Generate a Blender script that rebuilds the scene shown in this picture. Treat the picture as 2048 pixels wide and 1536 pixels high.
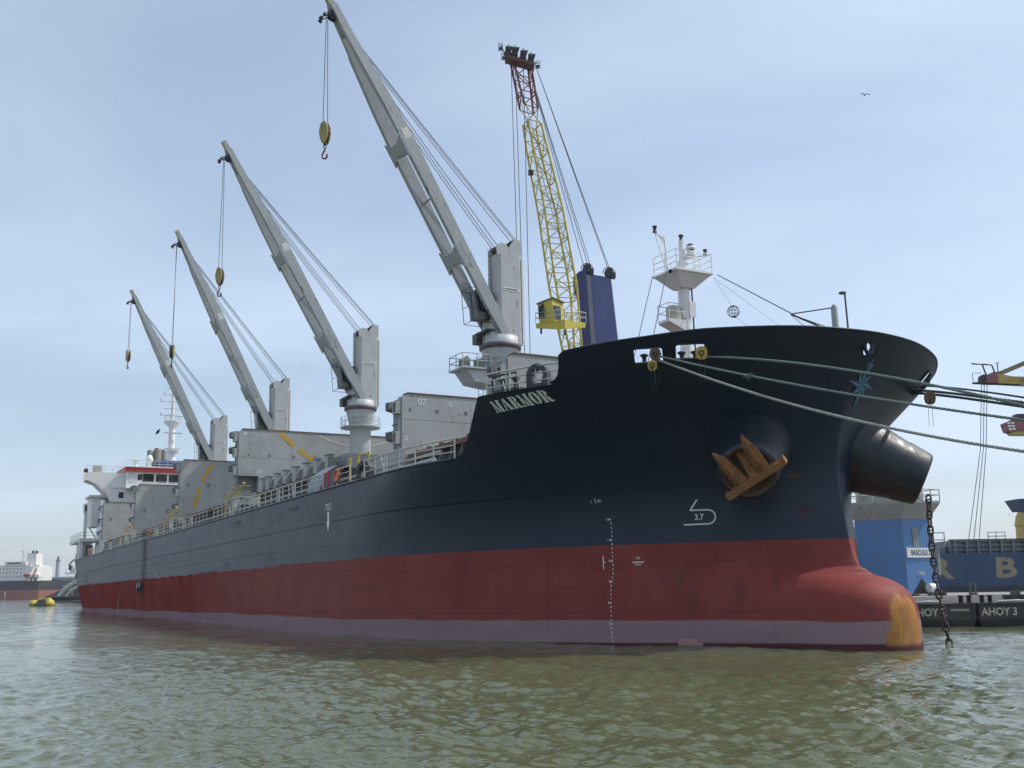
import bpy, bmesh, math, random
import numpy as np
from mathutils import Vector, Matrix
random.seed(7)
for o in list(bpy.data.objects): bpy.data.objects.remove(o)
SC = bpy.context.scene
COL = SC.collection
R = math.radians

# ------------------------------------------------------------------ camera
FPX = 2140.0                       # focal length in pixels of a 2048 px wide picture
PITCH, ROLL, CAMH = 0.18689, 0.0142, 2.78
cam = bpy.data.cameras.new("camera")
cam.sensor_width = 36.0
cam.lens = 36.0 * FPX / 2048.0
cam.clip_start, cam.clip_end = 0.2, 40000
camo = bpy.data.objects.new("camera", cam); COL.objects.link(camo)
camo.matrix_world = (Matrix.Translation((0, 0, CAMH)) @ Matrix.Rotation(math.pi/2 + PITCH, 4, 'X')
                     @ Matrix.Rotation(-ROLL, 4, 'Z'))
SC.camera = camo

# ------------------------------------------------------------------ light
SUN_AZ, SUN_EL = R(78), R(50)      # azimuth from +Y towards +X
SC.world = bpy.data.worlds.new("World"); SC.world.use_nodes = True
wn, wl = SC.world.node_tree.nodes, SC.world.node_tree.links
wn.clear()
def wnode(t, **k):
    n = wn.new(t)
    for a, b in k.items(): setattr(n, a, b)
    return n
sky = wnode('ShaderNodeTexSky', sky_type='NISHITA', sun_disc=False, sun_elevation=SUN_EL, sun_rotation=SUN_AZ,
            altitude=0, air_density=1.0, dust_density=1.6, ozone_density=2.2)
bg = wnode('ShaderNodeBackground'); bg.inputs['Strength'].default_value = 0.14
wout = wnode('ShaderNodeOutputWorld')
tc = wnode('ShaderNodeTexCoord')
# thin high cloud: project the view direction on a flat layer so the veils stretch towards the horizon
sep = wnode('ShaderNodeSeparateXYZ'); wl.new(tc.outputs['Generated'], sep.inputs[0])
zc = wnode('ShaderNodeMath', operation='MAXIMUM'); wl.new(sep.outputs['Z'], zc.inputs[0]); zc.inputs[1].default_value = 0.0
za = wnode('ShaderNodeMath', operation='ADD'); wl.new(zc.outputs[0], za.inputs[0]); za.inputs[1].default_value = 0.13
dx = wnode('ShaderNodeMath', operation='DIVIDE'); wl.new(sep.outputs['X'], dx.inputs[0]); wl.new(za.outputs[0], dx.inputs[1])
dy = wnode('ShaderNodeMath', operation='DIVIDE'); wl.new(sep.outputs['Y'], dy.inputs[0]); wl.new(za.outputs[0], dy.inputs[1])
cmb = wnode('ShaderNodeCombineXYZ'); wl.new(dx.outputs[0], cmb.inputs[0]); wl.new(dy.outputs[0], cmb.inputs[1])
mp = wnode('ShaderNodeMapping'); mp.inputs['Rotation'].default_value = (0, 0, R(24)); mp.inputs['Scale'].default_value = (0.62, 1.0, 1)
wl.new(cmb.outputs[0], mp.inputs[0])
n1 = wnode('ShaderNodeTexNoise'); n1.inputs['Scale'].default_value = 0.55; n1.inputs['Detail'].default_value = 7
n1.inputs['Roughness'].default_value = 0.50; n1.inputs['Distortion'].default_value = 0.55
wl.new(mp.outputs[0], n1.inputs['Vector'])
r1 = wnode('ShaderNodeMapRange', interpolation_type='SMOOTHSTEP'); r1.inputs['From Min'].default_value = 0.34; r1.inputs['From Max'].default_value = 0.70
r1.inputs['To Min'].default_value = 0.32; r1.inputs['To Max'].default_value = 0.86
wl.new(n1.outputs['Fac'], r1.inputs['Value'])
# thin cloud is a brighter, whiter version of the sky behind it
hsv = wnode('ShaderNodeHueSaturation'); hsv.inputs['Saturation'].default_value = 0.42; hsv.inputs['Value'].default_value = 1.0
wl.new(sky.outputs[0], hsv.inputs['Color'])
cmix = wnode('ShaderNodeMix', data_type='RGBA')
cmix.inputs['B'].default_value = (5.6, 6.6, 8.0, 1)
wl.new(r1.outputs[0], cmix.inputs['Factor']); wl.new(sky.outputs[0], cmix.inputs['A'])
wl.new(cmix.outputs['Result'], bg.inputs['Color']); wl.new(bg.outputs[0], wout.inputs['Surface'])

sun = bpy.data.lights.new("sun", 'SUN'); sun.energy = 3.4; sun.angle = R(1.0); sun.color = (1.0, 0.955, 0.88)
suno = bpy.data.objects.new("sun", sun); COL.objects.link(suno)
sdir = Vector((math.sin(SUN_AZ)*math.cos(SUN_EL), math.cos(SUN_AZ)*math.cos(SUN_EL), math.sin(SUN_EL)))
suno.rotation_euler = (-sdir).to_track_quat('-Z', 'Y').to_euler()
suno.location = (60, 10, 80)
SC.view_settings.view_transform = 'Standard'; SC.view_settings.look = 'None'
SC.view_settings.exposure = 0.0; SC.view_settings.gamma = 1.0; SC.view_settings.use_curve_mapping = False
SC.render.engine = 'CYCLES'
SC.cycles.max_bounces = 6; SC.cycles.transparent_max_bounces = 6
SC.cycles.use_denoising = True

# ------------------------------------------------------------------ materials
class NT:
    def __init__(s, name):
        s.m = bpy.data.materials.new(name); s.m.use_nodes = True
        s.t = s.m.node_tree; s.t.nodes.clear()
        s.out = s.n('ShaderNodeOutputMaterial'); s.b = s.n('ShaderNodeBsdfPrincipled')
        s.l(s.b.outputs[0], s.out.inputs['Surface']); s.tc = s.n('ShaderNodeTexCoord').outputs['Object']
    def n(s, t, **k):
        n = s.t.nodes.new(t)
        for a, b in k.items(): setattr(n, a, b)
        return n
    def l(s, a, b): s.t.links.new(a, b)
    def put(s, sock, v):
        if isinstance(v, bpy.types.NodeSocket): s.l(v, sock)
        elif isinstance(v, (tuple, list)): sock.default_value = tuple(v) + ((1,) if len(v) == 3 and sock.type == 'RGBA' else ())
        else: sock.default_value = v
    def math(s, op, a, b=0.0, c=None, clamp=False):
        n = s.n('ShaderNodeMath', operation=op, use_clamp=clamp); s.put(n.inputs[0], a); s.put(n.inputs[1], b)
        if c is not None: s.put(n.inputs[2], c)
        return n.outputs[0]
    def noise(s, scale=1.0, detail=4, rough=0.55, vec=None, vscale=None, dist=0.0, loc=None):
        v = vec or s.tc
        if vscale or loc:
            mp = s.n('ShaderNodeMapping'); s.l(v, mp.inputs[0])
            if vscale: mp.inputs['Scale'].default_value = vscale
            if loc: mp.inputs['Location'].default_value = loc
            v = mp.outputs[0]
        n = s.n('ShaderNodeTexNoise'); s.l(v, n.inputs['Vector']); n.inputs['Scale'].default_value = scale
        n.inputs['Detail'].default_value = detail; n.inputs['Roughness'].default_value = rough; n.inputs['Distortion'].default_value = dist
        return n.outputs['Fac']
    def ramp(s, v, a, b, lo=0.0, hi=1.0, smooth=True):
        n = s.n('ShaderNodeMapRange', interpolation_type='SMOOTHSTEP' if smooth else 'LINEAR')
        s.put(n.inputs['Value'], v); n.inputs['From Min'].default_value = a; n.inputs['From Max'].default_value = b
        n.inputs['To Min'].default_value = lo; n.inputs['To Max'].default_value = hi
        return n.outputs[0]
    def mix(s, f, a, b, blend='MIX'):
        n = s.n('ShaderNodeMix', data_type='RGBA', blend_type=blend); s.put(n.inputs['Factor'], f); s.put(n.inputs['A'], a); s.put(n.inputs['B'], b)
        return n.outputs['Result']
    def xyz(s, v=None):
        n = s.n('ShaderNodeSeparateXYZ'); s.l(v or s.tc, n.inputs[0]); return n.outputs
    def bump(s, h, strength=0.2, dist=0.05):
        n = s.n('ShaderNodeBump'); s.l(h, n.inputs['Height']); n.inputs['Strength'].default_value = strength; n.inputs['Distance'].default_value = dist
        s.l(n.outputs[0], s.b.inputs['Normal'])
    def set(s, **k):
        for a, v in k.items(): s.put(s.b.inputs[{'color': 'Base Color', 'rough': 'Roughness', 'metal': 'Metallic', 'spec': 'Specular IOR Level'}[a]], v)
        return s.m

MATS = {}
def paint(name, col, rough=0.5, dirt=0.35, rust=0.0, scale=0.6, streak=True, metal=0.0, dirtcol=None, bump=0.06):
    """weathered paint: blotches, downward streaks and optional rust"""
    if name in MATS: return MATS[name]
    t = NT(name)
    dc = dirtcol or tuple(c*0.55 + d*0.06 for c, d in zip(col, (1, .9, .75)))
    f = t.ramp(t.noise(scale, 6, 0.62), 0.38, 0.72, 0, dirt)
    c = t.mix(f, col, dc)
    hi = t.ramp(t.noise(scale*2.7, 5, 0.6, loc=(7, 3, 1)), 0.5, 0.75, 0, dirt*0.6)
    c = t.mix(hi, c, tuple(min(1, v*1.18 + 0.01) for v in col))
    if streak:
        s = t.noise(1.0, 5, 0.6, vscale=(scale*4.5, scale*4.5, scale*0.35))
        c = t.mix(t.ramp(s, 0.52, 0.75, 0, dirt*0.8), c, dc)
    if rust > 0:
        q = t.noise(scale*1.7, 8, 0.68, loc=(3, 9, 4)); q2 = t.noise(1.0, 5, 0.6, vscale=(scale*5, scale*5, scale*0.5), loc=(1, 2, 8))
        m = t.ramp(t.math('MULTIPLY', q, t.math('ADD', q2, 0.5)), 0.66 - 0.13*rust, 0.80 - 0.10*rust, 0, 0.9)
        c = t.mix(m, c, t.mix(t.noise(6, 3), (0.10, 0.035, 0.012), (0.22, 0.085, 0.03)))
    t.bump(t.noise(scale*9, 4, 0.6), bump, 0.02)
    r = t.ramp(t.noise(scale*3, 4), 0.3, 0.7, max(0.05, rough-0.1), min(1, rough+0.12))
    MATS[name] = t.set(color=c, rough=r, metal=metal); return MATS[name]
def plain(name, col, rough=0.5, metal=0.0):
    if name in MATS: return MATS[name]
    t = NT(name)
    c = t.mix(t.ramp(t.noise(3, 4), 0.35, 0.7, 0, 0.5), col, tuple(v*0.7 for v in col))
    MATS[name] = t.set(color=c, rough=rough, metal=metal); return MATS[name]

M_crane  = lambda: paint('crane_grey_paint', (0.335, 0.36, 0.365), 0.5, 0.4, 0.22, 0.5)
M_cranel = lambda: paint('crane_tower_paint', (0.46, 0.48, 0.475), 0.5, 0.4, 0.32, 0.6)
M_rope   = lambda: plain('steel_rope', (0.07, 0.075, 0.085), 0.6, 0.2)
M_dark   = lambda: paint('dark_machinery', (0.028, 0.030, 0.034), 0.5, 0.4, 0.2, 1.5)
M_black  = lambda: plain('black_paint', (0.012, 0.013, 0.015), 0.45)
M_white  = lambda: paint('white_paint', (0.74, 0.74, 0.72), 0.45, 0.16, 0.06, 0.5)
M_yellow = lambda: paint('yellow_paint', (0.62, 0.43, 0.035), 0.5, 0.35, 0.12, 1.2)
M_rail   = lambda: paint('rail_paint', (0.46, 0.47, 0.44), 0.55, 0.3, 0.15, 1.5)
M_rust   = lambda: paint('rusty_steel', (0.15, 0.085, 0.055), 0.85, 0.7, 0.5, 1.3)
M_hatch  = lambda: paint('hatch_grey_paint', (0.36, 0.375, 0.365), 0.6, 0.6, 0.16, 0.6)
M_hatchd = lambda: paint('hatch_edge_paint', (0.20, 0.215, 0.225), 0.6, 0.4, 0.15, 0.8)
M_red    = lambda: paint('red_paint', (0.50, 0.035, 0.028), 0.45, 0.2, 0, 1)
M_orange = lambda: paint('lifebuoy_orange', (0.48, 0.10, 0.03), 0.5, 0.2, 0, 2, streak=False)
M_decal  = lambda: paint('marking_paint', (0.74, 0.74, 0.68), 0.6, 0.25, 0, 2.5)
M_glass  = lambda: plain('dark_window_glass', (0.010, 0.014, 0.018), 0.06)
M_decks  = lambda: paint('deck_paint', (0.12, 0.075, 0.06), 0.8, 0.5, 0.3, 0.6)

# ------------------------------------------------------------------ mesh helpers
class MB:
    def __init__(s): s.v = []; s.f = []; s.mi = []; s.sm = []
    def add(s, vs, fs, mi=0, smooth=False):
        b = len(s.v); s.v += [tuple(map(float, v)) for v in vs]
        for f in fs: s.f.append(tuple(b+i for i in f)); s.mi.append(mi); s.sm.append(smooth)
        return s
    def hexa(s, p, mi=0):      # 8 corners: bottom ring then top ring
        return s.add(p, [(3,2,1,0),(4,5,6,7),(0,1,5,4),(1,2,6,5),(2,3,7,6),(3,0,4,7)], mi)
    def box(s, x0, x1, y0, y1, z0, z1, mi=0):
        return s.hexa([(x0,y0,z0),(x1,y0,z0),(x1,y1,z0),(x0,y1,z0),(x0,y0,z1),(x1,y0,z1),(x1,y1,z1),(x0,y1,z1)], mi)
    def beam(s, p, q, w, h, up=(0,0,1), mi=0, w2=None, h2=None):   # rectangular bar from p to q
        p, q = Vector(p), Vector(q); d = (q-p).normalized(); u = Vector(up)
        a = d.cross(u)
        if a.length < 1e-4: a = d.cross(Vector((1,0,0)))
        a.normalize(); b = a.cross(d).normalized()
        w2 = w if w2 is None else w2; h2 = h if h2 is None else h2
        r = lambda c, w, h: [c - a*w/2 - b*h/2, c + a*w/2 - b*h/2, c + a*w/2 + b*h/2, c - a*w/2 + b*h/2]
        return s.hexa(r(p, w, h) + r(q, w2, h2), mi)
    def tube(s, p, q, r, n=8, r2=None, cap=True, mi=0, smooth=True):
        p, q = Vector(p), Vector(q); d = (q-p)
        if d.length < 1e-6: return s
        d.normalize(); a = d.orthogonal().normalized(); b = d.cross(a); r2 = r if r2 is None else r2
        vs = [c + (a*math.cos(2*math.pi*i/n) + b*math.sin(2*math.pi*i/n))*k for c, k in ((p, r), (q, r2)) for i in range(n)]
        s.add(vs, [(i, (i+1) % n, n+(i+1) % n, n+i) for i in range(n)], mi, smooth)
        if cap: s.add(vs, [tuple(range(n-1, -1, -1)), tuple(range(n, 2*n))], mi)
        return s
    def path(s, pts, r, n=6, mi=0, closed=False):
        pts = [Vector(p) for p in pts]; m = len(pts); vs = []; pa = None
        for i, p in enumerate(pts):
            d = (pts[(i+1) % m] - pts[i-1]) if closed else (pts[min(i+1, m-1)] - pts[max(i-1, 0)])
            d.normalize()
            a = d.orthogonal().normalized() if pa is None else (pa - d*pa.dot(d)).normalized()
            pa = a; b = d.cross(a)
            vs += [p + (a*math.cos(2*math.pi*k/n) + b*math.sin(2*math.pi*k/n))*r for k in range(n)]
        fs = []
        for i in range(m if closed else m-1):
            j = (i+1) % m
            fs += [(i*n+k, i*n+(k+1) % n, j*n+(k+1) % n, j*n+k) for k in range(n)]
        s.add(vs, fs, mi, True)
        if not closed: s.add(vs, [tuple(range(n-1, -1, -1)), tuple(range((m-1)*n, m*n))], mi)
        return s
    def lathe(s, prof, c=(0,0,0), axis=(0,0,1), n=24, mi=0, smooth=True, cap=True):   # prof: (t along axis, radius)
        d = Vector(axis).normalized(); a = d.orthogonal().normalized(); b = d.cross(a); c = Vector(c); vs = []
        for t, r in prof: vs += [c + d*t + (a*math.cos(2*math.pi*k/n) + b*math.sin(2*math.pi*k/n))*r for k in range(n)]
        fs = [(i*n+k, i*n+(k+1) % n, (i+1)*n+(k+1) % n, (i+1)*n+k) for i in range(len(prof)-1) for k in range(n)]
        s.add(vs, fs, mi, smooth)
        if cap: s.add(vs, [tuple(range(n-1, -1, -1)), tuple(range((len(prof)-1)*n, len(prof)*n))], mi)
        return s
    def prism(s, poly, e0, e1, mi=0):       # poly of 3D points, swept from +e0 to +e1
        e0, e1 = Vector(e0), Vector(e1); n = len(poly)
        vs = [Vector(p)+e0 for p in poly] + [Vector(p)+e1 for p in poly]
        s.add(vs, [tuple(range(n-1, -1, -1)), tuple(range(n, 2*n))] + [(i, (i+1) % n, n+(i+1) % n, n+i) for i in range(n)], mi)
        return s
    def ball(s, c, r, n=12, mi=0, sq=(1,1,1)):
        prof = [(-r*math.cos(math.pi*i/(n//2))*sq[2], max(1e-3, r*math.sin(math.pi*i/(n//2)))) for i in range(n//2+1)]
        return s.lathe(prof, c, n=n, mi=mi, cap=False)
    def mesh(s, name, mats):
        me = bpy.data.meshes.new(name); me.from_pydata(s.v, [], s.f)
        for m in (mats if isinstance(mats, (list, tuple)) else [mats]): me.materials.append(m)
        me.polygons.foreach_set('material_index', s.mi); me.polygons.foreach_set('use_smooth', s.sm)
        bm = bmesh.new(); bm.from_mesh(me); bmesh.ops.recalc_face_normals(bm, faces=bm.faces); bm.to_mesh(me); bm.free()
        me.update(); return me
    def build(s, name, mats, parent=None, loc=None):
        o = bpy.data.objects.new(name, s.mesh(name, mats)); COL.objects.link(o)
        if parent is not None: o.parent = parent
        if loc is not None: o.location = loc
        return o
def link(name, me, parent=None, loc=(0,0,0), rot=None):
    o = bpy.data.objects.new(name, me); COL.objects.link(o)
    if parent is not None: o.parent = parent
    o.location = loc
    if rot is not None: o.rotation_euler = rot
    return o
def tag(o, label=None, cat=None, group=None, kind=None):
    for k, v in (('label', label), ('category', cat), ('group', group), ('kind', kind)):
        if v: o[k] = v
    return o
def empty(name, loc=(0,0,0), rotz=0):
    o = bpy.data.objects.new(name, None); COL.objects.link(o); o.location = loc; o.rotation_euler = (0,0,rotz); o.empty_display_size = 0.5
    return o
def copy_tree(o, parent=None):
    c = o.copy(); COL.objects.link(c); c.parent = parent
    for ch in list(o.children): copy_tree(ch, c)
    return c
def bez(p, q, sag, n=24, up=(0,0,1)):
    p, q = Vector(p), Vector(q); return [p.lerp(q, i/n) - Vector(up)*sag*4*(i/n)*(1-i/n) for i in range(n+1)]

# ------------------------------------------------------------------ lettering (flat outlines, built in font)
def glyphs(strings, bold=0.0):
    objs = {}
    for t in strings:
        c = bpy.data.curves.new('txt', 'FONT'); c.body = t; c.resolution_u = 3; c.offset = bold; c.align_x = 'CENTER'
        objs[t] = bpy.data.objects.new('txt', c); COL.objects.link(objs[t])
    dg = bpy.context.evaluated_depsgraph_get(); out = {}
    for t, o in objs.items():
        e = o.evaluated_get(dg); me = e.to_mesh(); out[t] = ([(v.co.x, v.co.y) for v in me.vertices], [tuple(p.vertices) for p in me.polygons]); e.to_mesh_clear()
    for o in objs.values(): c = o.data; bpy.data.objects.remove(o); bpy.data.curves.remove(c)
    return out
TXT = glyphs(['12M','11M','10M','9M','8M','7M','8','6','4','2','1','FP','VD','FPTK','3.7','TUG','07','0','90','40','08','II','III','BASCULE 2','AHOY 2','AHOY 3','R','B','L0','G'], 0.012)
TXTB = glyphs(['R','B','BASCULE 2','AHOY 2','AHOY 3'], 0.03)
def flat_text(name, t, org, ex, ey, h, mat, parent, squash=1.0, src=TXT, th=0.0):
    """letters of cap height h laid on the plane org + ex*u + ey*v"""
    vs, fs = src[t]; ex, ey, org = Vector(ex), Vector(ey), Vector(org)
    k = h/0.69
    mb = MB().add([org + ex*(x*k*squash) + ey*(y*k) for x, y in vs], fs)
    return mb.build(name, mat, parent)

# ------------------------------------------------------------------ water
def build_water():
    rng = np.random.default_rng(11)
    # ring radii: fine near the viewer, coarse far out; sectors: fine over the harbour, coarse behind
    r = [0.0, 5.0]
    while r[-1] < 3000:
        x = r[-1]; r.append(x*(1.0042 if 12 < x < 60 else 1.0075 if 12 < x < 140 else 1.018 if x < 400 else 1.09 if x > 12 else 1.25))
    r = np.array(r[1:])
    a = np.concatenate([np.linspace(-46, 46, 700), np.linspace(46, 314, 68)[1:-1]])*math.pi/180
    RR, AA = np.meshgrid(r, a, indexing='ij')
    X = RR*np.sin(AA); Y = RR*np.cos(AA); Z = np.zeros_like(X)
    # wind sea: many small trains running roughly from the right to the left
    cell = np.gradient(r)[:, None]
    for i in range(54):
        L = 0.34*(1.075**i); L *= rng.uniform(.9, 1.1)          # wavelengths 0.4 .. 19 m
        th = rng.normal(math.radians(205), math.radians(38)); k = 2*math.pi/L
        A = 0.0075*L**0.82 * (1.0 if L < 2.5 else (2.5/L)**0.7) * (1.0 + 0.9*math.exp(-(math.log(L/0.52)/0.60)**2)*1.5)
        ph = (X*math.cos(th) + Y*math.sin(th))*k + rng.uniform(0, 6.28)
        fade = np.clip((L/np.maximum(cell, RR*0.0023*0+cell) - 2.2)/2.0, 0, 1)
        w = np.sin(ph + 0.6*np.sin(ph*0.37 + rng.uniform(0, 6)) + 0.5*np.sin((X*math.sin(th) - Y*math.cos(th))*k*0.31 + rng.uniform(0, 6)))
        Z += A*fade*(w + 0.25*np.cos(2*ph))*0.64
    # gusts: calmer and rougher patches
    g = 0.75 + 0.35*np.sin(X*0.071 + 1.3*np.sin(Y*0.05))*np.sin(Y*0.043 + 0.9*np.sin(X*0.061))
    Z *= g
    # the stream draws down along the bulbous bow and boils in its wake
    bx, by = 17.2, 46.3
    d2 = ((X-bx)/5.0)**2 + ((Y-by)/6.0)**2
    Z -= 0.16*np.exp(-d2)
    Z += 0.10*np.exp(-(((X-22)/7)**2 + ((Y-47)/5)**2))*np.sin(X*1.9+np.sin(Y*1.3)*2)*np.sin(Y*1.6+1)
    nr, na = X.shape
    vs = np.stack([X, Y, Z], -1).reshape(-1, 3)
    i, j = np.meshgrid(np.arange(nr-1), np.arange(na), indexing='ij')
    j2 = (j+1) % na
    fs = np.stack([i*na+j, i*na+j2, (i+1)*na+j2, (i+1)*na+j], -1).reshape(-1, 4)
    me = bpy.data.meshes.new('water')
    nv, nf = len(vs)+1, len(fs)
    me.vertices.add(nv); me.vertices.foreach_set('co', np.concatenate([vs.ravel(), [0, 0, 0]]))
    tri = np.stack([np.full(na, nv-1), (np.arange(na)+1) % na, np.arange(na)], -1)
    me.loops.add(nf*4 + na*3); me.loops.foreach_set('vertex_index', np.concatenate([fs[:, ::-1].ravel(), tri.ravel()]).astype(np.int32))
    me.polygons.add(nf+na)
    me.polygons.foreach_set('loop_start', np.concatenate([np.arange(nf)*4, nf*4 + np.arange(na)*3]).astype(np.int32))
    me.polygons.foreach_set('loop_total', np.concatenate([np.full(nf, 4), np.full(na, 3)]).astype(np.int32))
    me.update(calc_edges=True); me.validate()
    me.polygons.foreach_set('use_smooth', np.ones(len(me.polygons), dtype=bool))
    if me.polygons[0].normal.z < 0: me.flip_normals()
    o = bpy.data.objects.new('water', me); COL.objects.link(o)
    t = NT('harbour_water')
    body = t.mix(t.ramp(t.noise(0.05, 4), 0.35, 0.65), (0.086, 0.098, 0.046), (0.112, 0.120, 0.062))
    t.set(color=body, rough=0.045); t.b.inputs['IOR'].default_value = 1.333
    h = t.math('ADD', t.noise(3.0, 3, 0.5, vscale=(1, 1.35, 1), dist=0.4), t.math('MULTIPLY', t.noise(9.0, 2, 0.5, vscale=(1, 1.3, 1)), 0.12))
    cd = t.n('ShaderNodeCameraData')
    bn = t.n('ShaderNodeBump'); t.l(h, bn.inputs['Height']); bn.inputs['Strength'].default_value = 1.0; bn.inputs['Distance'].default_value = 0.035
    t.l(bn.outputs[0], t.b.inputs['Normal'])
    me.materials.append(t.m)
    tag(o, kind='structure')
build_water()

# ------------------------------------------------------------------ the ship: frame and hull form
PHI, TRIM = 0.508, 0.0095
fwd = Vector((math.sin(PHI)*math.cos(TRIM), -math.cos(PHI)*math.cos(TRIM), math.sin(TRIM)))
prt = Vector((math.cos(PHI), math.sin(PHI), 0)); upv = fwd.cross(prt)
SHIP = empty('bulk_carrier'); 
Msh = Matrix((fwd, prt, upv)).transposed().to_4x4(); Msh.translation = (12.2156, 54.1845, -6.05)
SHIP.matrix_world = Msh
tag(SHIP, 'long navy and red bulk carrier named MARMOR with four grey deck cranes', 'cargo ship')
# ship coordinates: x forward (0 at the fore perpendicular), y to port, z above the keel

HB, XS = 13.7, -173.0
def lerp(xs, ys, x): return float(np.interp(x, xs, ys))
def smooth_table(xs, ys, sig):
    z = np.linspace(-2, 22.5, 981); v = np.interp(z, xs, ys); k = np.exp(-.5*(np.arange(-60, 61)*.025/sig)**2); k /= k.sum()
    w = np.convolve(np.pad(v, 60, mode='edge'), k, mode='valid'); return lambda q_: float(np.interp(q_, z, w))
xstem = smooth_table([0,6,8.9,9.25,9.6,10.0,10.6,11.5,12.4,13.2,14.05,15.4,16.7,17.9,18.8,19.8,20.2],[5.2,5.8,6.7,6.75,6.45,6.25,6.15,6.0,5.85,5.75,5.75,6.0,6.45,7.05,7.6,8.35,8.6], .16)
xb_ = smooth_table([0,6,9,10.6],[5.2,5.8,6.1,6.15], .3)
def xbase(z): return xb_(z) if z < 10.6 else xstem(z)
_Le = smooth_table([0,6,10.8,13,16,18.5,19.8],[31,30.5,29,26.5,20.5,14.6,13.3], .7)
_a = smooth_table([0,6,10.8,14,19],[2.4,2.4,2.15,2.1,2.0], .7)
_b = smooth_table([0,10.8,12.5,14.5,16.5,18.8,19.8],[.88,.86,.86,.80,.70,.57,.55], .6)
def prm(z): return _Le(z), _a(z), _b(z)
XB, LB, BZ, BH, BW = 4.4, 4.55, 5.0, 4.28, 3.0
def bq(z, e): return max(1-abs((z-BZ)/BH)**e, 0.)
def bulb_tip(z): return XB+LB*bq(z,7.0)**(1/2.0) if bq(z,7.0) > 0 else -99
def xfront(z): return max(xstem(z), bulb_tip(z))
def ybulb(x, z):
    q = max(1-abs((z-BZ)/4.45)**5.0, 0.)
    if q <= 0: return 0.
    w = BW*q**.6
    if x > XB:
        t = (x-XB)/max(xfront(z)-XB, 1e-6)
        return 0. if t >= 1 else w*(1-t**2.5)**.5
    return w*max(1-(XB-x)/14, 0)**1.2
def ymain(x, z):
    Le, a, b = prm(z); d = max(xstem(z)-x, 0.); u = min((d - (xstem(z)-xbase(z))*(1-math.exp(-d/1.2)))/Le, 1); y = HB*(1-(1-max(u,0))**a)**b
    if x < -132:
        s = (-132-x)/41.; ts = lerp([0,5,7,10.8,15.5],[1.0,.78,.6,.36,.25],z)
        y *= max(1-ts*s**lerp([5,15.5],[1.5,2.2],z), 0.02)
    if z < 1.5: y *= 1-.08*((1.5-z)/1.5)**2
    return y
def yh(x, z):
    m = ymain(x, z)
    return m if (x < -9.5 or z > BZ+4.45) else (m**1.75 + ybulb(x, z)**1.75)**(1/1.75)
def ztop(x):
    if x >= .75: return lerp([.75,2.0,4.2,5.64,6.8,7.7,8.4],[19.3,19.4,19.55,19.7,19.75,19.8,19.8],x)
    return lerp([XS,-160,-140,-8.4,-7.7,-6.8,-4.7,-.9,-.3,.1,.45,.75],[16.0,15.7,15.5,15.5,15.7,16.4,18.1,18.1,18.2,18.45,18.85,19.3],x)
ZFC = 18.1
def hull_n(x, z):        # outward unit normal on the starboard side
    e = .05
    dyx = (yh(x+e, z)-yh(x-e, z))/(2*e); dyz = (yh(x, z+e)-yh(x, z-e))/(2*e)
    return Vector((-dyx, -1, -dyz)).normalized()
def hull_p(x, z, off=0.0):
    return Vector((x, -yh(x, z), z)) + hull_n(x, z)*off

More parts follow.
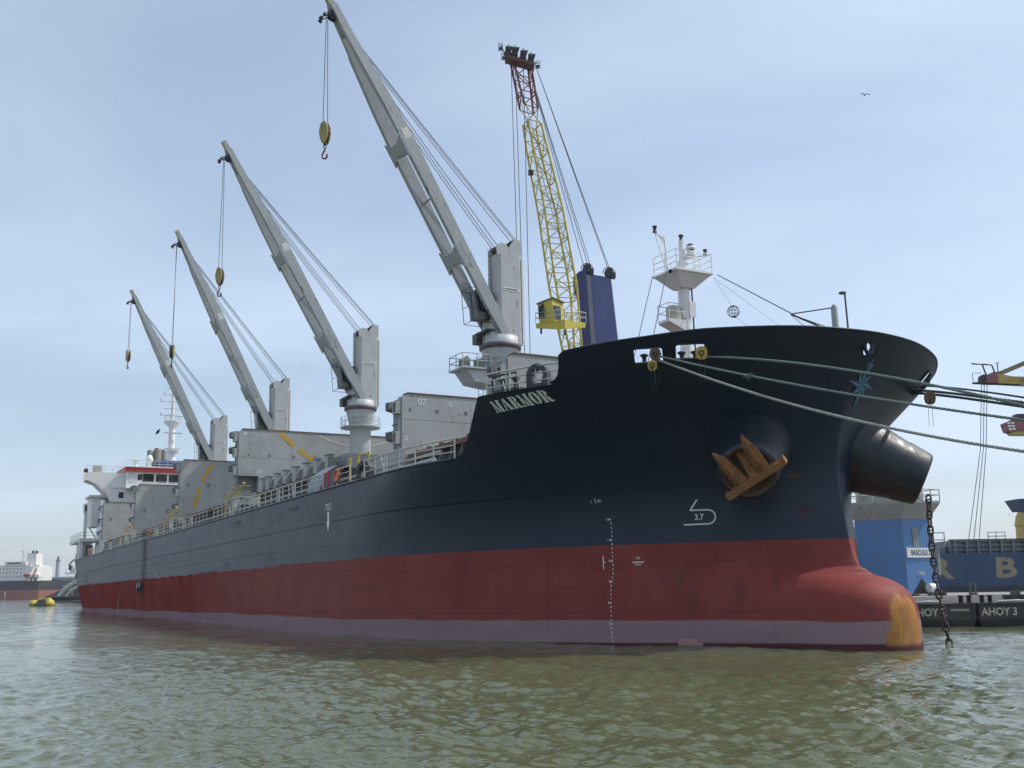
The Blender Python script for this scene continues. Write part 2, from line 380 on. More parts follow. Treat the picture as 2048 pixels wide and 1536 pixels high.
def hull_material():
    t = NT('hull_paint'); X, Y, Z = t.xyz()
    lowf = t.noise(0.11, 3, 0.5, vscale=(1, 0, 0.2)); fine = t.noise(1.1, 5, 0.6, vscale=(1, 1, 0.5))
    aft = t.ramp(X, -12, -88)                                     # 0 at the bow, 1 well aft
    wob = t.math('MULTIPLY', t.math('SUBTRACT', lowf, 0.5), 0.5)
    rag = t.math('MULTIPLY', t.math('SUBTRACT', t.noise(0.55, 6, 0.7, vscale=(1, 1, 0.15)), 0.5), t.ramp(X, -14, -32, 0.02, 0.75))
    zr = t.math('ADD', t.math('ADD', Z, t.math('MULTIPLY', X, 0.004)), rag)
    zp = t.math('ADD', t.math('ADD', Z, t.math('MULTIPLY', X, 0.0052)), wob)
    # paint colours: fresh navy at the bow, chalk and painted-in sky sheen greying the side
    chalk_sheen = t.math('MULTIPLY', aft, t.ramp(t.noise(0.10, 5, 0.6, vscale=(1, 1, 3.0)), 0.3, 0.65, 0.82, 1.0))
    navy = t.mix(chalk_sheen, (0.0016, 0.0115, 0.0310), (0.085, 0.098, 0.116))
    scuff = t.ramp(t.noise(0.9, 6, 0.65, vscale=(0.035, 1, 3.6)), 0.50, 0.66, 0, 0.75)
    below = t.ramp(Z, 13.45, 13.1, 0.25, 1.0)
    m1 = t.math('MULTIPLY', t.math('MULTIPLY', scuff, below), t.ramp(X, -10, -34, 0.0, 1.0))
    navy = t.mix(m1, navy, (0.020, 0.025, 0.034))
    rub = t.ramp(t.noise(0.35, 6, 0.7, vscale=(0.35, 1, 2.6), loc=(3, 7, 1)), 0.575, 0.68, 0, 0.9)      # fender rubs
    m2 = t.math('MULTIPLY', rub, t.ramp(X, -14, -30, 0.0, 1.0))
    navy = t.mix(m2, navy, (0.014, 0.017, 0.022))
    strake = t.math('MULTIPLY', t.ramp(t.math('ABSOLUTE', t.math('SUBTRACT', Z, 13.28)), 0.075, 0.03), t.ramp(X, 2, -12, 0.15, 0.8))
    navy = t.mix(strake, navy, (0.010, 0.012, 0.016))
    drip = t.ramp(t.noise(1.0, 4, 0.6, vscale=(1.5, 1.5, 0.045)), 0.61, 0.69, 0, 0.7)
    m3 = t.math('MULTIPLY', drip, t.ramp(Z, 11.5, 15.5, 0.1, 1.0))
    navy = t.mix(m3, navy, (0.022, 0.028, 0.038))
    wear = t.ramp(t.noise(0.8, 8, 0.72, vscale=(1, 1, 0.45), loc=(4, 4, 4)), 0.60, 0.76, 0, 0.6)
    navy = t.mix(t.math('MULTIPLY', wear, t.ramp(X, 8.5, -2, 0.9, 0.10)), navy, (0.060, 0.066, 0.062))
    redc = t.mix(t.ramp(t.noise(0.35, 6, 0.65), 0.35, 0.7), (0.205, 0.037, 0.033), (0.250, 0.056, 0.046))
    stain = t.ramp(t.noise(0.33, 6, 0.62, vscale=(1, 1, 0.7), loc=(9, 2, 5)), 0.58, 0.74, 0, 0.6)
    redc = t.mix(stain, redc, (0.070, 0.026, 0.024))
    redc = t.mix(t.ramp(t.noise(0.5, 6, 0.7, vscale=(.25, 1, 3.0), loc=(2, 2, 2)), 0.55, 0.72, 0, 0.45), redc, (0.10, 0.028, 0.026))
    purp = t.mix(t.ramp(t.noise(0.4, 5, 0.6, vscale=(1, 1, 3)), 0.35, 0.7), (0.240, 0.155, 0.172), (0.275, 0.185, 0.195))
    # bright rust eaten into the nose of the bulb
    nz = t.noise(0.9, 7, 0.65, vscale=(1, 1, 0.4))
    rustm = t.math('MULTIPLY', t.ramp(t.math('ADD', X, t.math('MULTIPLY', nz, 1.2)), 9.20, 9.36), t.ramp(t.math('ADD', Z, nz), 9.4, 8.8))
    rustm = t.math('MULTIPLY', rustm, t.ramp(Z, 5.95, 6.2))
    rustc = t.mix(t.ramp(t.noise(2.0, 6, 0.7, vscale=(1, 1, 0.3)), 0.35, 0.68), (0.42, 0.195, 0.038), (0.26, 0.115, 0.05))
    pale = t.ramp(t.noise(1.4, 6, 0.7, vscale=(1, 1, .3), loc=(5, 5, 1)), 0.56, 0.68, 0, 0.7)
    rustc = t.mix(pale, rustc, (0.30, 0.25, 0.22))
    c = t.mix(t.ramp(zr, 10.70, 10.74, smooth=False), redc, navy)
    c = t.mix(t.ramp(zp, 7.13, 7.17, smooth=False), purp, c)
    c = t.mix(t.math('MULTIPLY', t.ramp(Z, 6.20, 6.12), t.ramp(X, -30, -5)), c, (0.075, 0.022, 0.026))   # bare older coat under the boot band
    c = t.mix(rustm, c, rustc)
    # thin rust runs and plate-edge lines
    run = t.math('MULTIPLY', t.ramp(t.noise(1.0, 4, 0.6, vscale=(2.6, 2.6, 0.10), loc=(6, 1, 2)), 0.66, 0.74, 0, 0.55), t.ramp(t.noise(0.10, 3, loc=(8, 8, 8)), 0.42, 0.62))
    c = t.mix(run, c, (0.085, 0.034, 0.020))
    szl = t.math('ABSOLUTE', t.math('SUBTRACT', t.math('FRACT', t.math('DIVIDE', t.math('ADD', Z, 0.35), 2.26)), 0.5))
    sxl = t.math('ABSOLUTE', t.math('SUBTRACT', t.math('FRACT', t.math('DIVIDE', X, 9.6)), 0.5))
    ln = t.math('MAXIMUM', t.ramp(szl, 0.014, 0.006, 0, 0.5), t.ramp(sxl, 0.004, 0.002, 0, 0.35))
    c = t.mix(t.math('MULTIPLY', ln, t.ramp(t.noise(0.3, 4), 0.35, 0.6)), c, (0.012, 0.014, 0.018))
    # rust bleeding on the flare
    rb = t.math('MULTIPLY', t.ramp(t.noise(0.55, 7, 0.7, vscale=(1, 1, .5), loc=(1, 8, 3)), 0.66, 0.76, 0, 0.7), t.ramp(Z, 14.4, 12.8))
    c = t.mix(t.math('MULTIPLY', rb, t.ramp(X, 1.5, 4.0)), c, (0.11, 0.035, 0.018))
    lowc = t.ramp(zr, 10.74, 10.70)
    mk = t.math('MAXIMUM', t.math('MAXIMUM', m1, m2), t.math('MAXIMUM', m3, strake))
    t.set(color=c, rough=t.math('ADD', t.ramp(t.noise(0.7, 5), 0.3, 0.7, 0.44, 0.48), t.math('MULTIPLY', lowc, 0.16)), spec=t.math('MULTIPLY', t.math('SUBTRACT', 1.0, t.math('MULTIPLY', mk, 0.8)), t.math('SUBTRACT', t.math('SUBTRACT', 0.45, t.math('MULTIPLY', lowc, 0.27)), t.math('MULTIPLY', aft, 0.24), clamp=True)))
    # plating: weld seams every strake and frame, shallow dents between
    sz = t.math('ABSOLUTE', t.math('SUBTRACT', t.math('FRACT', t.math('DIVIDE', t.math('ADD', Z, 0.35), 2.26)), 0.5))
    sx = t.math('ABSOLUTE', t.math('SUBTRACT', t.math('FRACT', t.math('DIVIDE', X, 9.6)), 0.5))
    seam = t.math('MAXIMUM', t.ramp(sz, 0.012, 0.0), t.ramp(sx, 0.004, 0.0))
    hgt = t.math('ADD', t.math('MULTIPLY', t.noise(0.42, 3, 0.5, vscale=(1, 1, .6)), 1.0), t.math('MULTIPLY', seam, 0.25))
    hgt = t.math('ADD', hgt, t.math('MULTIPLY', t.noise(7, 4), 0.03))
    hgt = t.math('ADD', hgt, t.math('MULTIPLY', t.math('MULTIPLY', t.math('SINE', t.math('MULTIPLY', X, 7.85)), t.math('SINE', t.math('MULTIPLY', Z, 4.2))), t.ramp(t.noise(0.12, 3), 0.4, 0.65, 0.0, 0.28)))
    t.bump(hgt, 0.08, 0.06)
    return t.m
M_HULL = hull_material()

def build_hull():
    zr = list(np.arange(0, 1.6, .4)) + list(np.arange(1.6, 6, .4)) + list(np.arange(6, 8.2, .2)) + list(np.arange(8.2, 10.2, .055)) + list(np.arange(10.2, 15.41, .26))
    n = 110
    us = [-( (i/n)**2.2)*26 for i in range(n)] + list(np.linspace(-26, -132, 46)) + list(np.linspace(-132, XS, 24)[1:])
    top = 8
    vs, nrow = [], len(zr)+top
    for zi in range(nrow):
        for X in us:
            w = math.exp(X/5.0)
            if zi < len(zr): z = zr[zi]; x = X + xfront(z)*w
            else:
                f = (zi-len(zr)+1)/top; x = X + xfront(16)*w; z = 15.41
                for _ in range(6):
                    zt = min(ztop(x), ZFC); z = 15.41 + (zt-15.41)*f; x = X + xfront(z)*w
            vs.append((x, -yh(x, z) if X < 0 else 0.0, z))
    m = len(us); fs = [(r*m+k, r*m+k+1, (r+1)*m+k+1, (r+1)*m+k) for r in range(nrow-1) for k in range(m-1)]
    mb = MB().add(vs, fs, 0, True)
    b = len(vs); vp = [(x, -y, z) for x, y, z in vs]
    mb.add(vp, [tuple(reversed(f)) for f in fs], 0, True)
    # transom
    for r in range(nrow-1):
        a0, a1 = r*m+m-1, (r+1)*m+m-1
        mb.add([vs[a0], vs[a1], vp[a1], vp[a0]], [(0,1,2,3)])
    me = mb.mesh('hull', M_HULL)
    bm = bmesh.new(); bm.from_mesh(me); bmesh.ops.remove_doubles(bm, verts=bm.verts, dist=1e-4); bmesh.ops.recalc_face_normals(bm, faces=bm.faces); bm.to_mesh(me); bm.free()
    link('hull', me, SHIP)
build_hull()

def build_bulwark():
    # closed plate around the forecastle, with roller fairlead windows cut through it
    xs = [-.55 + (8.35+.55)*math.sin(i/46*math.pi/2) for i in range(46)]
    side = []
    for x in xs:
        z = ztop(x); side.append((x, z))
    # outer loop: starboard aft -> stem -> port aft, sampled per height row
    rows = 7
    def pt(x, f, inset):
        zt = max(ztop(x), ZFC+.05); z = ZFC + (zt-ZFC)*f
        # keep the same girth position while the stem rakes
        xx = min(x - (zt-z)*0.75*max(0, (x+.55)/8.9)**2, xstem(z)-.012)
        y = yh(xx, z)
        n = hull_n(xx, z) if y > .4 else Vector((1, 0, 0))
        n = Vector((n.x, n.y, 0)).normalized()
        p = Vector((xx, -y, z)) - n*inset
        if p.y > -0.02: p.y = -0.02
        return p
    loop = [(x, 1) for x in xs]
    m = len(xs)
    def grid(inset):
        g = []
        for r in range(rows+1):
            s = [pt(x, r/rows, inset) for x in xs]
            tip = Vector((xstem(s[-1].z) - inset, 0, s[-1].z))
            g.append(s + [tip] + [Vector((p.x, -p.y, p.z)) for p in reversed(s)])
        return g
    go, gi = grid(0), grid(.13)
    M = len(go[0]); mb = MB()
    vs = [p for row in go for p in row] + [p for row in gi for p in row]; o = (rows+1)*M
    fs = []
    for r in range(rows):
        for k in range(M-1):
            fs.append((r*M+k, r*M+k+1, (r+1)*M+k+1, (r+1)*M+k)); fs.append((o+r*M+k, o+(r+1)*M+k, o+(r+1)*M+k+1, o+r*M+k+1))
    for k in range(M-1):
        fs.append((rows*M+k, rows*M+k+1, o+rows*M+k+1, o+rows*M+k)); fs.append((k, o+k, o+k+1, k+1))
    for r in range(rows):
        fs.append((r*M, (r+1)*M, o+(r+1)*M, o+r*M)); e = M-1; fs.append((r*M+e, o+r*M+e, o+(r+1)*M+e, (r+1)*M+e))
    mb.add(vs, fs, 0, True)
    ob = mb.build('bulwark', M_HULL, SHIP)
    # cutters
    cb = MB()
    def rr(w, h, r, n=5):
        pts = []
        for cx, cy, a0 in ((w/2-r, h/2-r, 0), (-w/2+r, h/2-r, 90), (-w/2+r, -h/2+r, 180), (w/2-r, -h/2+r, 270)):
            pts += [(cx + r*math.cos(R(a0+90*i/n)), cy + r*math.sin(R(a0+90*i/n))) for i in range(n+1)]
        return pts
    frames = []
    for sgn in (-1, 1):
        for (x, z, w, h) in ((3.68, 18.86, 1.34, .78), (4.90, 18.93, 1.32, .78)):
            p = hull_p(x, z); n = hull_n(x, z)
            t = Vector((0, 0, 1)).cross(n).normalized(); t = t if t.x > 0 else -t; u = Vector((t.x*0, t.y*0, 1)) - n*n.z; u.normalize()
            if sgn > 0: p.y *= -1; n.y *= -1; t.y *= -1; u.y *= -1
            poly = [p + t*a + u*b for a, b in rr(w, h, .13)]
            cb.prism(poly, n*.5, -n*.6); frames.append((poly, n, sgn, p, t, u, w, h))
    pc = Vector((xstem(19.2)-.02, .30, 19.2)); cpoly = [pc + Vector((0, .23*math.cos(i*math.pi/8), .30*math.sin(i*math.pi/8))) for i in range(16)]
    cb.prism(cpoly, (1, 0, 0), (-1.2, 0, 0))
    co = cb.build('cutter', M_HULL, SHIP)
    md = ob.modifiers.new('cut', 'BOOLEAN'); md.operation = 'DIFFERENCE'; md.object = co; md.solver = 'EXACT'
    bpy.context.view_layer.update()
    dg = bpy.context.evaluated_depsgraph_get(); me = bpy.data.meshes.new_from_object(ob.evaluated_get(dg))
    ob.modifiers.clear(); ob.data = me
    bpy.data.objects.remove(co)
    for p in me.polygons: p.use_smooth = True
    me.set_sharp_from_angle(angle=R(40))
    # rims and rollers of the fairlead windows
    roll = MB().lathe([(0, .17), (.05, .20), (.12, .10), (.42, .10), (.50, .20), (.56, .19), (.60, .08)], n=14).mesh('roller', M_dark())
    for poly, n, sgn, p, t, u, w, h in frames:
        f = MB().path([q + n*.03 for q in poly], .045, 6, closed=True).build('fairlead_frame', M_HULL, SHIP)
        if sgn < 0:
            for a in (-.36, .30):
                nh = Vector((n.x, n.y, 0)).normalized(); q = p - nh*1.25 + t*a*.9; link('roller', roll, f, (q.x, q.y, ZFC + .52))
    MB().path([q + Vector((.05, 0, 0)) for q in cpoly], .085, 6, closed=True).build('chock_rim', M_HULL, SHIP)
    # round handrail on the bulwark edge
    top = [go[rows][k] for k in range(M)]
    MB().path([p + Vector((0, 0, .03)) for p in top], .055, 6).build('bulwark_cap', M_HULL, SHIP)
build_bulwark()

def build_decks():
    for nm, z, x0, x1 in (('main_deck', 15.38, XS+.1, -4.9), ('forecastle_deck', ZFC-.06, -4.6, 7.0)):
        n = 60 if nm == 'main_deck' else 30
        xs = [x0 + (x1-x0)*i/n for i in range(n+1)]
        vs = []
        for x in xs: y = max(yh(x, z)-.10, .05); vs += [(x, -y, z), (x, y, z)]
        MB().add(vs, [(2*i, 2*i+2, 2*i+3, 2*i+1) for i in range(n)]).build(nm, M_decks(), SHIP)
    y = yh(-4.85, 16.7)-.15
    y0 = yh(-4.9, 15.4)-.2
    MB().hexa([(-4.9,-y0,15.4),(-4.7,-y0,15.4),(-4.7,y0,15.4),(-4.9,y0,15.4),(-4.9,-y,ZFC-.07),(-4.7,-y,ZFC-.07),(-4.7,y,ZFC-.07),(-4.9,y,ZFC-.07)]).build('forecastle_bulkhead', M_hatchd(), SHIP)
    # rubbing edge along the sheer line
    for s in (-1, 1):
        pts = [(x, s*(yh(x, 15.47)+.02), ztop(x)-.03) for x in np.linspace(-8.6, XS+.3, 60)]
        MB().path(pts, .07, 6).build('gunwale_bar', M_HULL, SHIP)
build_decks()

# ------------------------------------------------------------------ painted marks on the starboard bow
def decal(name, polys, x0, z0, mat, off=.016, slope=0.0, parent=SHIP):
    """polys in metres (u forward along the plating, v up) -> thin painted shapes lying on the hull"""
    n0 = hull_n(x0, z0); t = Vector((0, 0, 1)).cross(n0); t = t if t.x > 0 else -t; k = t.normalized().x
    vz = math.sqrt(max(.05, 1-n0.z**2))
    mb = MB()
    for vs, fs in polys: mb.add([hull_p(x0 + u*k, z0 + v*vz + u*slope, off) for u, v in vs], fs)
    o = mb.build(name, mat, parent)
    return o
def tpoly(t, h, cx=0, cy=0, sq=1.0, src=TXT):
    vs, fs = src[t]; k = h/.69
    return ([(cx + x*k*sq, cy + y*k) for x, y in vs], fs)
def strip(pts, w):
    out = []
    for (ax, ay), (bx, by) in zip(pts, pts[1:]):
        L = math.hypot(bx-ax, by-ay); nx, ny = -(by-ay)/L*w/2, (bx-ax)/L*w/2
        out.append(([(ax+nx, ay+ny), (ax-nx, ay-ny), (bx-nx, by-ny), (bx+nx, by+ny)], [(0,1,2,3)]))
    return out
def q(*p): return (list(p), [tuple(range(len(p)))])
def arc(cx, cy, rx, ry, a0, a1, n=10): return [(cx + rx*math.cos(R(a0+(a1-a0)*i/n)), cy + ry*math.sin(R(a0+(a1-a0)*i/n))) for i in range(n+1)]
def band(o, i):      # polygon between two equally sampled arcs
    n = len(o); return (list(o)+list(i), [(k, k+1, n+k+1, n+k) for k in range(n-1)])
def letter(ch):
    if ch == 'M': return 1.06, [q((.50,.02),(.56,.02),(.72,.93),(.66,.93)), q((.0,1),(.27,1),(.56,.02),(.44,.0)), q((.08,.70),(.19,.50),(.21,.07),(.10,.07)), q((.02,0),(.30,0),(.28,.08),(.04,.08)),
                               q((.62,1),(1.0,1),(1.0,.93),(.64,.93)), q((.70,.93),(.95,.93),(.95,.07),(.70,.07)), q((.62,0),(1.03,0),(1.03,.08),(.62,.08))]
    if ch == 'A': return .92, [q((.34,1),(.52,1),(.86,.07),(.52,.07)), q((.48,0),(.92,0),(.90,.07),(.50,.07)), q((.28,.92),(.35,.80),(.18,.07),(.08,.07)),
                               q((.02,0),(.28,0),(.26,.07),(.04,.07)), q((.19,.30),(.44,.30),(.42,.37),(.21,.37))]
    if ch == 'R': return .95, [q((.02,1),(.38,1),(.38,.93),(.04,.93)), q((.08,.93),(.36,.93),(.36,.07),(.08,.07)), q((.02,0),(.42,0),(.42,.07),(.02,.07)),
                               band(arc(.42,.75,.36,.25,90,-90), arc(.42,.75,.10,.18,90,-90)),
                               band([(.46,.50),(.62,.48),(.74,.36),(.76,.16),(.84,.09),(.94,.16)], [(.44,.44),(.46,.40),(.48,.24),(.52,.06),(.72,-.03),(.92,.04)])]
    return .90, [band(arc(.42,.5,.40,.52,98,262,14), arc(.42,.5,.10,.45,98,262,14)), band(arc(.46,.5,.40,.52,82,-82,14), arc(.46,.5,.10,.45,82,-82,14))]
def marks():
    W = M_decal()
    x = 0; polys = []; H = .66; K = .575
    for ch in 'MARMOR':
        w, ps = letter(ch)
        polys += [([(x + u*K, v*H) for u, v in vs], fs) for vs, fs in ps]; x += (w+.03)*K
    decal('name_letters', polys, -4.18, 17.26, paint('name_paint', (0.80, 0.81, 0.78), .6, .25, 0, 1.5), slope=.052)
    # forward draught marks, every 0.2 m
    d = []
    for dm in range(61, 121):
        if dm % 2: continue
        m, r = divmod(dm, 10)
        s = ('%dM' % m) if r == 0 else str(r)
        if s == '12M' and r: continue
        wdt = .13*len(s)
        d.append(tpoly(s, .105, -wdt/2*.9, dm/10-9.0-.05, .95))
    for one in d: decal('draught_mark', [one], -1.72, 9.0, W)
    decal('tank_mark', [tpoly('1', .13, -.22, 0), tpoly('FP', .13, .20, 0), q((-.02,-.06),(.015,-.06),(.015,.22),(-.02,.22))], -2.27, 12.80, W)
    decal('bulb_mark', strip([(-.72,-.35),(.45,-.35)], .065) + [band(arc(.45,-.02,.36,.36,-90,90), arc(.45,-.02,.295,.295,-90,90))] +
          strip([(.45,.31),(-.38,.31),(.02,.80)], .065) + [tpoly('3.7', .26, .02, -.14, .95)], 1.62, 11.90, W)
    decal('tank_line_mark', strip([(-.30,0),(.30,0)], .05) + [tpoly('VD', .11, 0, .14), tpoly('FPTK', .09, 0, -.16)], -.72, 9.88, W)
    decal('depth_bar', strip([(0,-.32),(.0,.32)], .05) + strip([(.02,0),(.12,0)], .03), -2.18, 9.92, W)
    decal('tug_mark', [tpoly('TUG', .42, 0, .52, .95), q((-.13,.42),(.13,.42),(.20,.20),(.14,.02),(.14,-.12),(-.14,-.12),(-.14,.02),(-.20,.20)),
                       q((-.34,-.16),(.34,-.16),(0,-.85))], -25.0, 13.55, W)
    decal('repair_patch', [q((-.55,-.30),(.62,-.30),(.62,-.10),(.38,-.10),(.38,.08),(-.55,.08))], 1.42, 6.28, paint('pink_primer', (0.34, 0.20, 0.19), .7, .3, 0, 1))
    decal('aft_draught_strip', [q((-.10,-1.6),(.12,-1.6),(.12,1.2),(-.10,1.2))], -103.8, 8.1, paint('worn_cream', (.40,.35,.27), .7, .5, .3, 1))
    for i, (x, z, w, h) in enumerate(((4.75,13.62,.62,.34),(4.25,12.62,.95,.16),(4.95,12.0,.5,.40),(3.5,12.5,.5,.12))):
        rr = random.Random(i); pts = [(w/2*math.cos(a)*rr.uniform(.75,1.1), h/2*math.sin(a)*rr.uniform(.6,1.2)) for a in [k*math.pi/9 for k in range(18)]]
        decal('rust_patch', [(pts, [tuple(range(18))])], x, z, paint('rust_bleed', (.045,.020,.017), .8, .8, .4, 4), off=.008)
    # compass-star emblem on the stem; built across the centreline, so placed by (y, z) on the nose
    def nose(y, z):
        lo, hi = 4.0, xstem(z)
        for _ in range(40):
            mid = (lo+hi)/2
            if yh(mid, z) > abs(y): lo = mid
            else: hi = mid
        return Vector((lo + .05, y, z))
    cy, cz = .80, 17.70; k = 1.08
    lt, dk = plain('emblem_light_blue', (0.075, 0.22, 0.33), .5), plain('emblem_dark_blue', (0.012, 0.045, 0.11), .5)
    A, B = MB(), MB()
    tilt = R(-6)
    def P(u, v): 
        u, v = u*math.cos(tilt)-v*math.sin(tilt), u*math.sin(tilt)+v*math.cos(tilt)
        return nose(cy + u*k, cz + v*k)
    def tri(mb, *p): mb.add([P(*a) for a in p], [tuple(range(len(p)))])
    for i in range(8):
        a = R(90 + 45*i); L = (.95 if i % 2 == 0 else .62) if i != 4 else 1.02
        if i == 0: L = .5
        for s, mb in ((1, A), (-1, B)):
            b = a + s*R(24); r0 = .34
            n = 4
            for j in range(n):      # strips so that the spike follows the curved plating
                f0, f1 = j/n, (j+1)/n
                pa = lambda f: (L*f*math.cos(a), L*f*math.sin(a))
                pb = lambda f: ((r0*math.cos(b))*(1-f) + L*math.cos(a)*f, (r0*math.sin(b))*(1-f) + L*math.sin(a)*f)
                tri(mb, pa(f0), pa(f1), pb(f1), pb(f0)) if f0 > 0 else tri(mb, (0, 0), pa(f1), pb(f1), pb(f0))
    # trident crown
    tri(A, (-.03,.42), (.04,.42), (.06,.62), (.0,.62)); tri(A, (.0,.62), (.06,.62), (.07,.80), (-.03,.80)); tri(A, (-.03,.80), (.07,.80), (.03,1.06), (.02,1.06))
    for s in (-1, 1):
        tri(A, (s*.12,.40), (s*.17,.44), (s*.11,.60), (s*.06,.58)); tri(A, (s*.06,.58), (s*.11,.60), (s*.15,.76), (s*.10,.76)); tri(A, (s*.08,.74), (s*.18,.74), (s*.20,.84), (s*.12,.87))
    for v, mb in ((lt, A), (dk, B)):
        mb.build('compass_star', v, SHIP)
marks()

# ------------------------------------------------------------------ deck cranes (jib swung out to starboard)
def make_crane(tip):
    g, gl, dk, rope = M_crane(), M_cranel(), M_dark(), M_rope()
    t = MB()
    # housing: round lower drum, tall box tower set back to port
    t.lathe([(26.62, 1.38), (27.25, 1.37), (27.3, 1.0)], n=28); t.hexa([(-.80,-1.15,27.2),(.80,-1.15,27.2),(.80,-.3,27.2),(-.80,-.3,27.2),(-.70,-.95,29.6),(.70,-.95,29.6),(.70,-.3,30.2),(-.70,-.3,30.2)])
    prof = [(.88, -.28), (.88, 1.30), (.68, 1.58), (-.68, 1.58), (-.88, 1.30), (-.88, -.28), (-.62, -.52), (.62, -.52)]
    t.prism([(x, y, 0) for x, y in prof], (0, 0, 26.7), (0, 0, 33.55))
    C = t.build('deck_crane', gl, SHIP)
    # white strip on the port edge, painting its sunlit face
    MB().box(.60, .84, 1.50, 1.66, 26.9, 33.4).build('lit_edge_strip', M_white(), C)
    p = MB().lathe([(15.4, 1.02), (24.6, 1.02), (25.2, 1.12), (25.8, 1.30), (26.3, 1.42)], n=28)
    for z in (24.7, 24.95, 25.2, 25.45, 25.7): p.lathe([(z, 1.10+.22*max(0, (z-24.6)/1.7)), (z+.05, 1.13+.25*max(0, (z-24.6)/1.7))], n=28, cap=False)
    P = p.build('pedestal', paint('pedestal_paint', (.44,.455,.45), .55, .4, .15, .9), C)
    MB().lathe([(26.28, 1.44), (26.32, 1.56), (26.62, 1.58), (26.68, 1.46)], n=32).build('slewing_ring', paint('ring_paint', (.09,.065,.075), .5, .4, .4, 1), C)
    # access platform on the pedestal
    f = MB(); f.lathe([(24.55, 1.05), (24.6, 1.95), (24.66, 1.95), (24.70, 1.05)], n=24, cap=False)
    for a in range(0, 360, 24):
        c, s = math.cos(R(a)), math.sin(R(a)); f.tube((1.9*c, 1.9*s, 24.62), (1.9*c, 1.9*s, 25.6), .022, 5)
    for z in (25.1, 25.6): f.path([(1.9*math.cos(R(a)), 1.9*math.sin(R(a)), z) for a in range(0, 360, 12)], .02, 5, closed=True)
    for y in (-1.95, -1.55): f.tube((.2, y, 19.5), (.2, y, 25.5), .025, 5)
    for z in np.arange(19.6, 24.6, .8): f.tube((.2, -1.95, z), (.2, -1.55, z), .02, 5)
    f.build('access_platform', M_rail(), P)
    # tower head: two plate housings with sheaves
    h = MB()
    for x in (-.62, .62):
        poly = [(x, -.45, 33.5), (x, .52, 33.5), (x, .52, 34.15), (x, .30, 34.42), (x, -.10, 34.5), (x, -.42, 34.3), (x, -.55, 33.95)]
        h.prism(poly, (-.05, 0, 0), (.05, 0, 0))
        poly = [(x, .55, 33.5), (x, 1.55, 33.5), (x, 1.55, 34.85), (x, 1.0, 34.85), (x, .70, 34.45), (x, .55, 34.2)]
        h.prism(poly, (-.05, 0, 0), (.05, 0, 0))
    h.box(-.62, .62, 1.0, 1.5, 34.86, 34.93)
    h.box(-.60, .60, -.40, .45, 33.56, 33.66)
    h.build('sheave_housing', gl, C)
    MB().box(-.5, .5, .95, 1.52, 33.7, 34.75).build('rope_winch', M_dark(), C)
    for y, z in ((-.05, 34.05), (1.05, 34.5)):
        s = MB()
        for x in (-.38, -.13, .13, .38): s.lathe([(-.05, .36), (-.02, .30), (.02, .30), (.05, .36)], (x, y, z), (1, 0, 0), 16)
        s.build('sheave', dk, C)
    lb = MB()
    for x in (-.5, -.1): lb.tube((x, -.62, 28.5), (x, -.62, 34.2), .025, 5)
    for z in np.arange(28.7, 34.1, .35): lb.tube((-.5, -.62, z), (-.1, -.62, z), .018, 5)
    lb.build('ladder', dk, C)
    # maker's plate on the forward face (worn, unreadable)
    MB().box(.885, .90, -.10, 1.22, 30.72, 30.98).build('name_plate', M_white(), C)
    pl = MB(); y = -.02; rr = random.Random(4)
    while y < 1.1:
        w = rr.uniform(.05, .10); pl.box(.902, .906, y, y+w, 30.79, 30.90 + rr.choice((0, .02))); y += w+.03
    pl.build('name_plate_lettering', plain('faded_letters', (.06,.06,.065), .7), C)
    # operator's cab under the jib, with guard frame
    cb = MB(); cb.hexa([(-.60,-2.15,28.45),(.55,-2.15,28.45),(.55,-1.05,28.45),(-.60,-1.05,28.45),(-.60,-2.35,30.55),(.55,-2.35,30.55),(.55,-.75,30.55),(-.60,-.75,30.55)])
    CAB = cb.build('cab', paint('cab_paint', (.05,.058,.065), .4, .4, .1, 1), C)
    for x0, x1 in ((-.52, -.05), (.03, .48)):
        MB().hexa([(x0,-2.17,28.9),(x1,-2.17,28.9),(x1,-2.19,28.9),(x0,-2.19,28.9),(x0,-2.32,30.4),(x1,-2.32,30.4),(x1,-2.36,30.4),(x0,-2.36,30.4)]).build('cab_window', M_glass(), CAB)
    MB().hexa([(.555,-2.0,29.0),(.575,-2.0,29.0),(.575,-1.2,29.0),(.555,-1.2,29.0),(.555,-2.15,30.35),(.575,-2.15,30.35),(.575,-1.0,30.35),(.555,-1.0,30.35)]).build('cab_window', M_glass(), CAB)
    fr = MB()
    for x in (-.85, .62):
        fr.path([(x,-1.0,28.2),(x,-2.55,28.2),(x,-2.75,30.7),(x,-1.2,30.8)], .03, 5)
    for z, y in ((28.2,-2.55),(29.4,-2.64),(30.7,-2.75)): fr.tube((-.85,y,z), (.62,y,z), .025, 5)
    fr.build('cab_guard', dk, C)
    mf = MB()
    mf.beam((-.9,-1.2,27.6), (.9,-1.2,27.6), .7, .12); 
    for x in (-.8, -.2, .4): mf.path([(x,-1.5,26.9),(x,-1.7,27.3),(x,-1.45,27.6)], .05, 5)
    mf.box(-1.0, -.3, -1.8, -1.1, 26.75, 27.5)
    mf.build('machinery', dk, C)
    # jib: twin plate girders that close up towards the head
    F0, T0 = Vector((0, -.15, 27.35)), Vector((0,) + tip)
    ax = (T0-F0).normalized(); nrm = Vector((1, 0, 0)).cross(ax).normalized()
    if nrm.z > 0: nrm = -nrm                    # nrm points to the underside
    L = (T0-F0).length
    sp = lambda s: lerp([0, .58, .70, .93, 1.0], [1.06, 1.04, .90, .32, .28], s)
    hi = lambda s: -lerp([0, .08, .50, .62, .85, 1.0], [.32, .44, .50, .52, .32, .26], s)   # upper edge offset
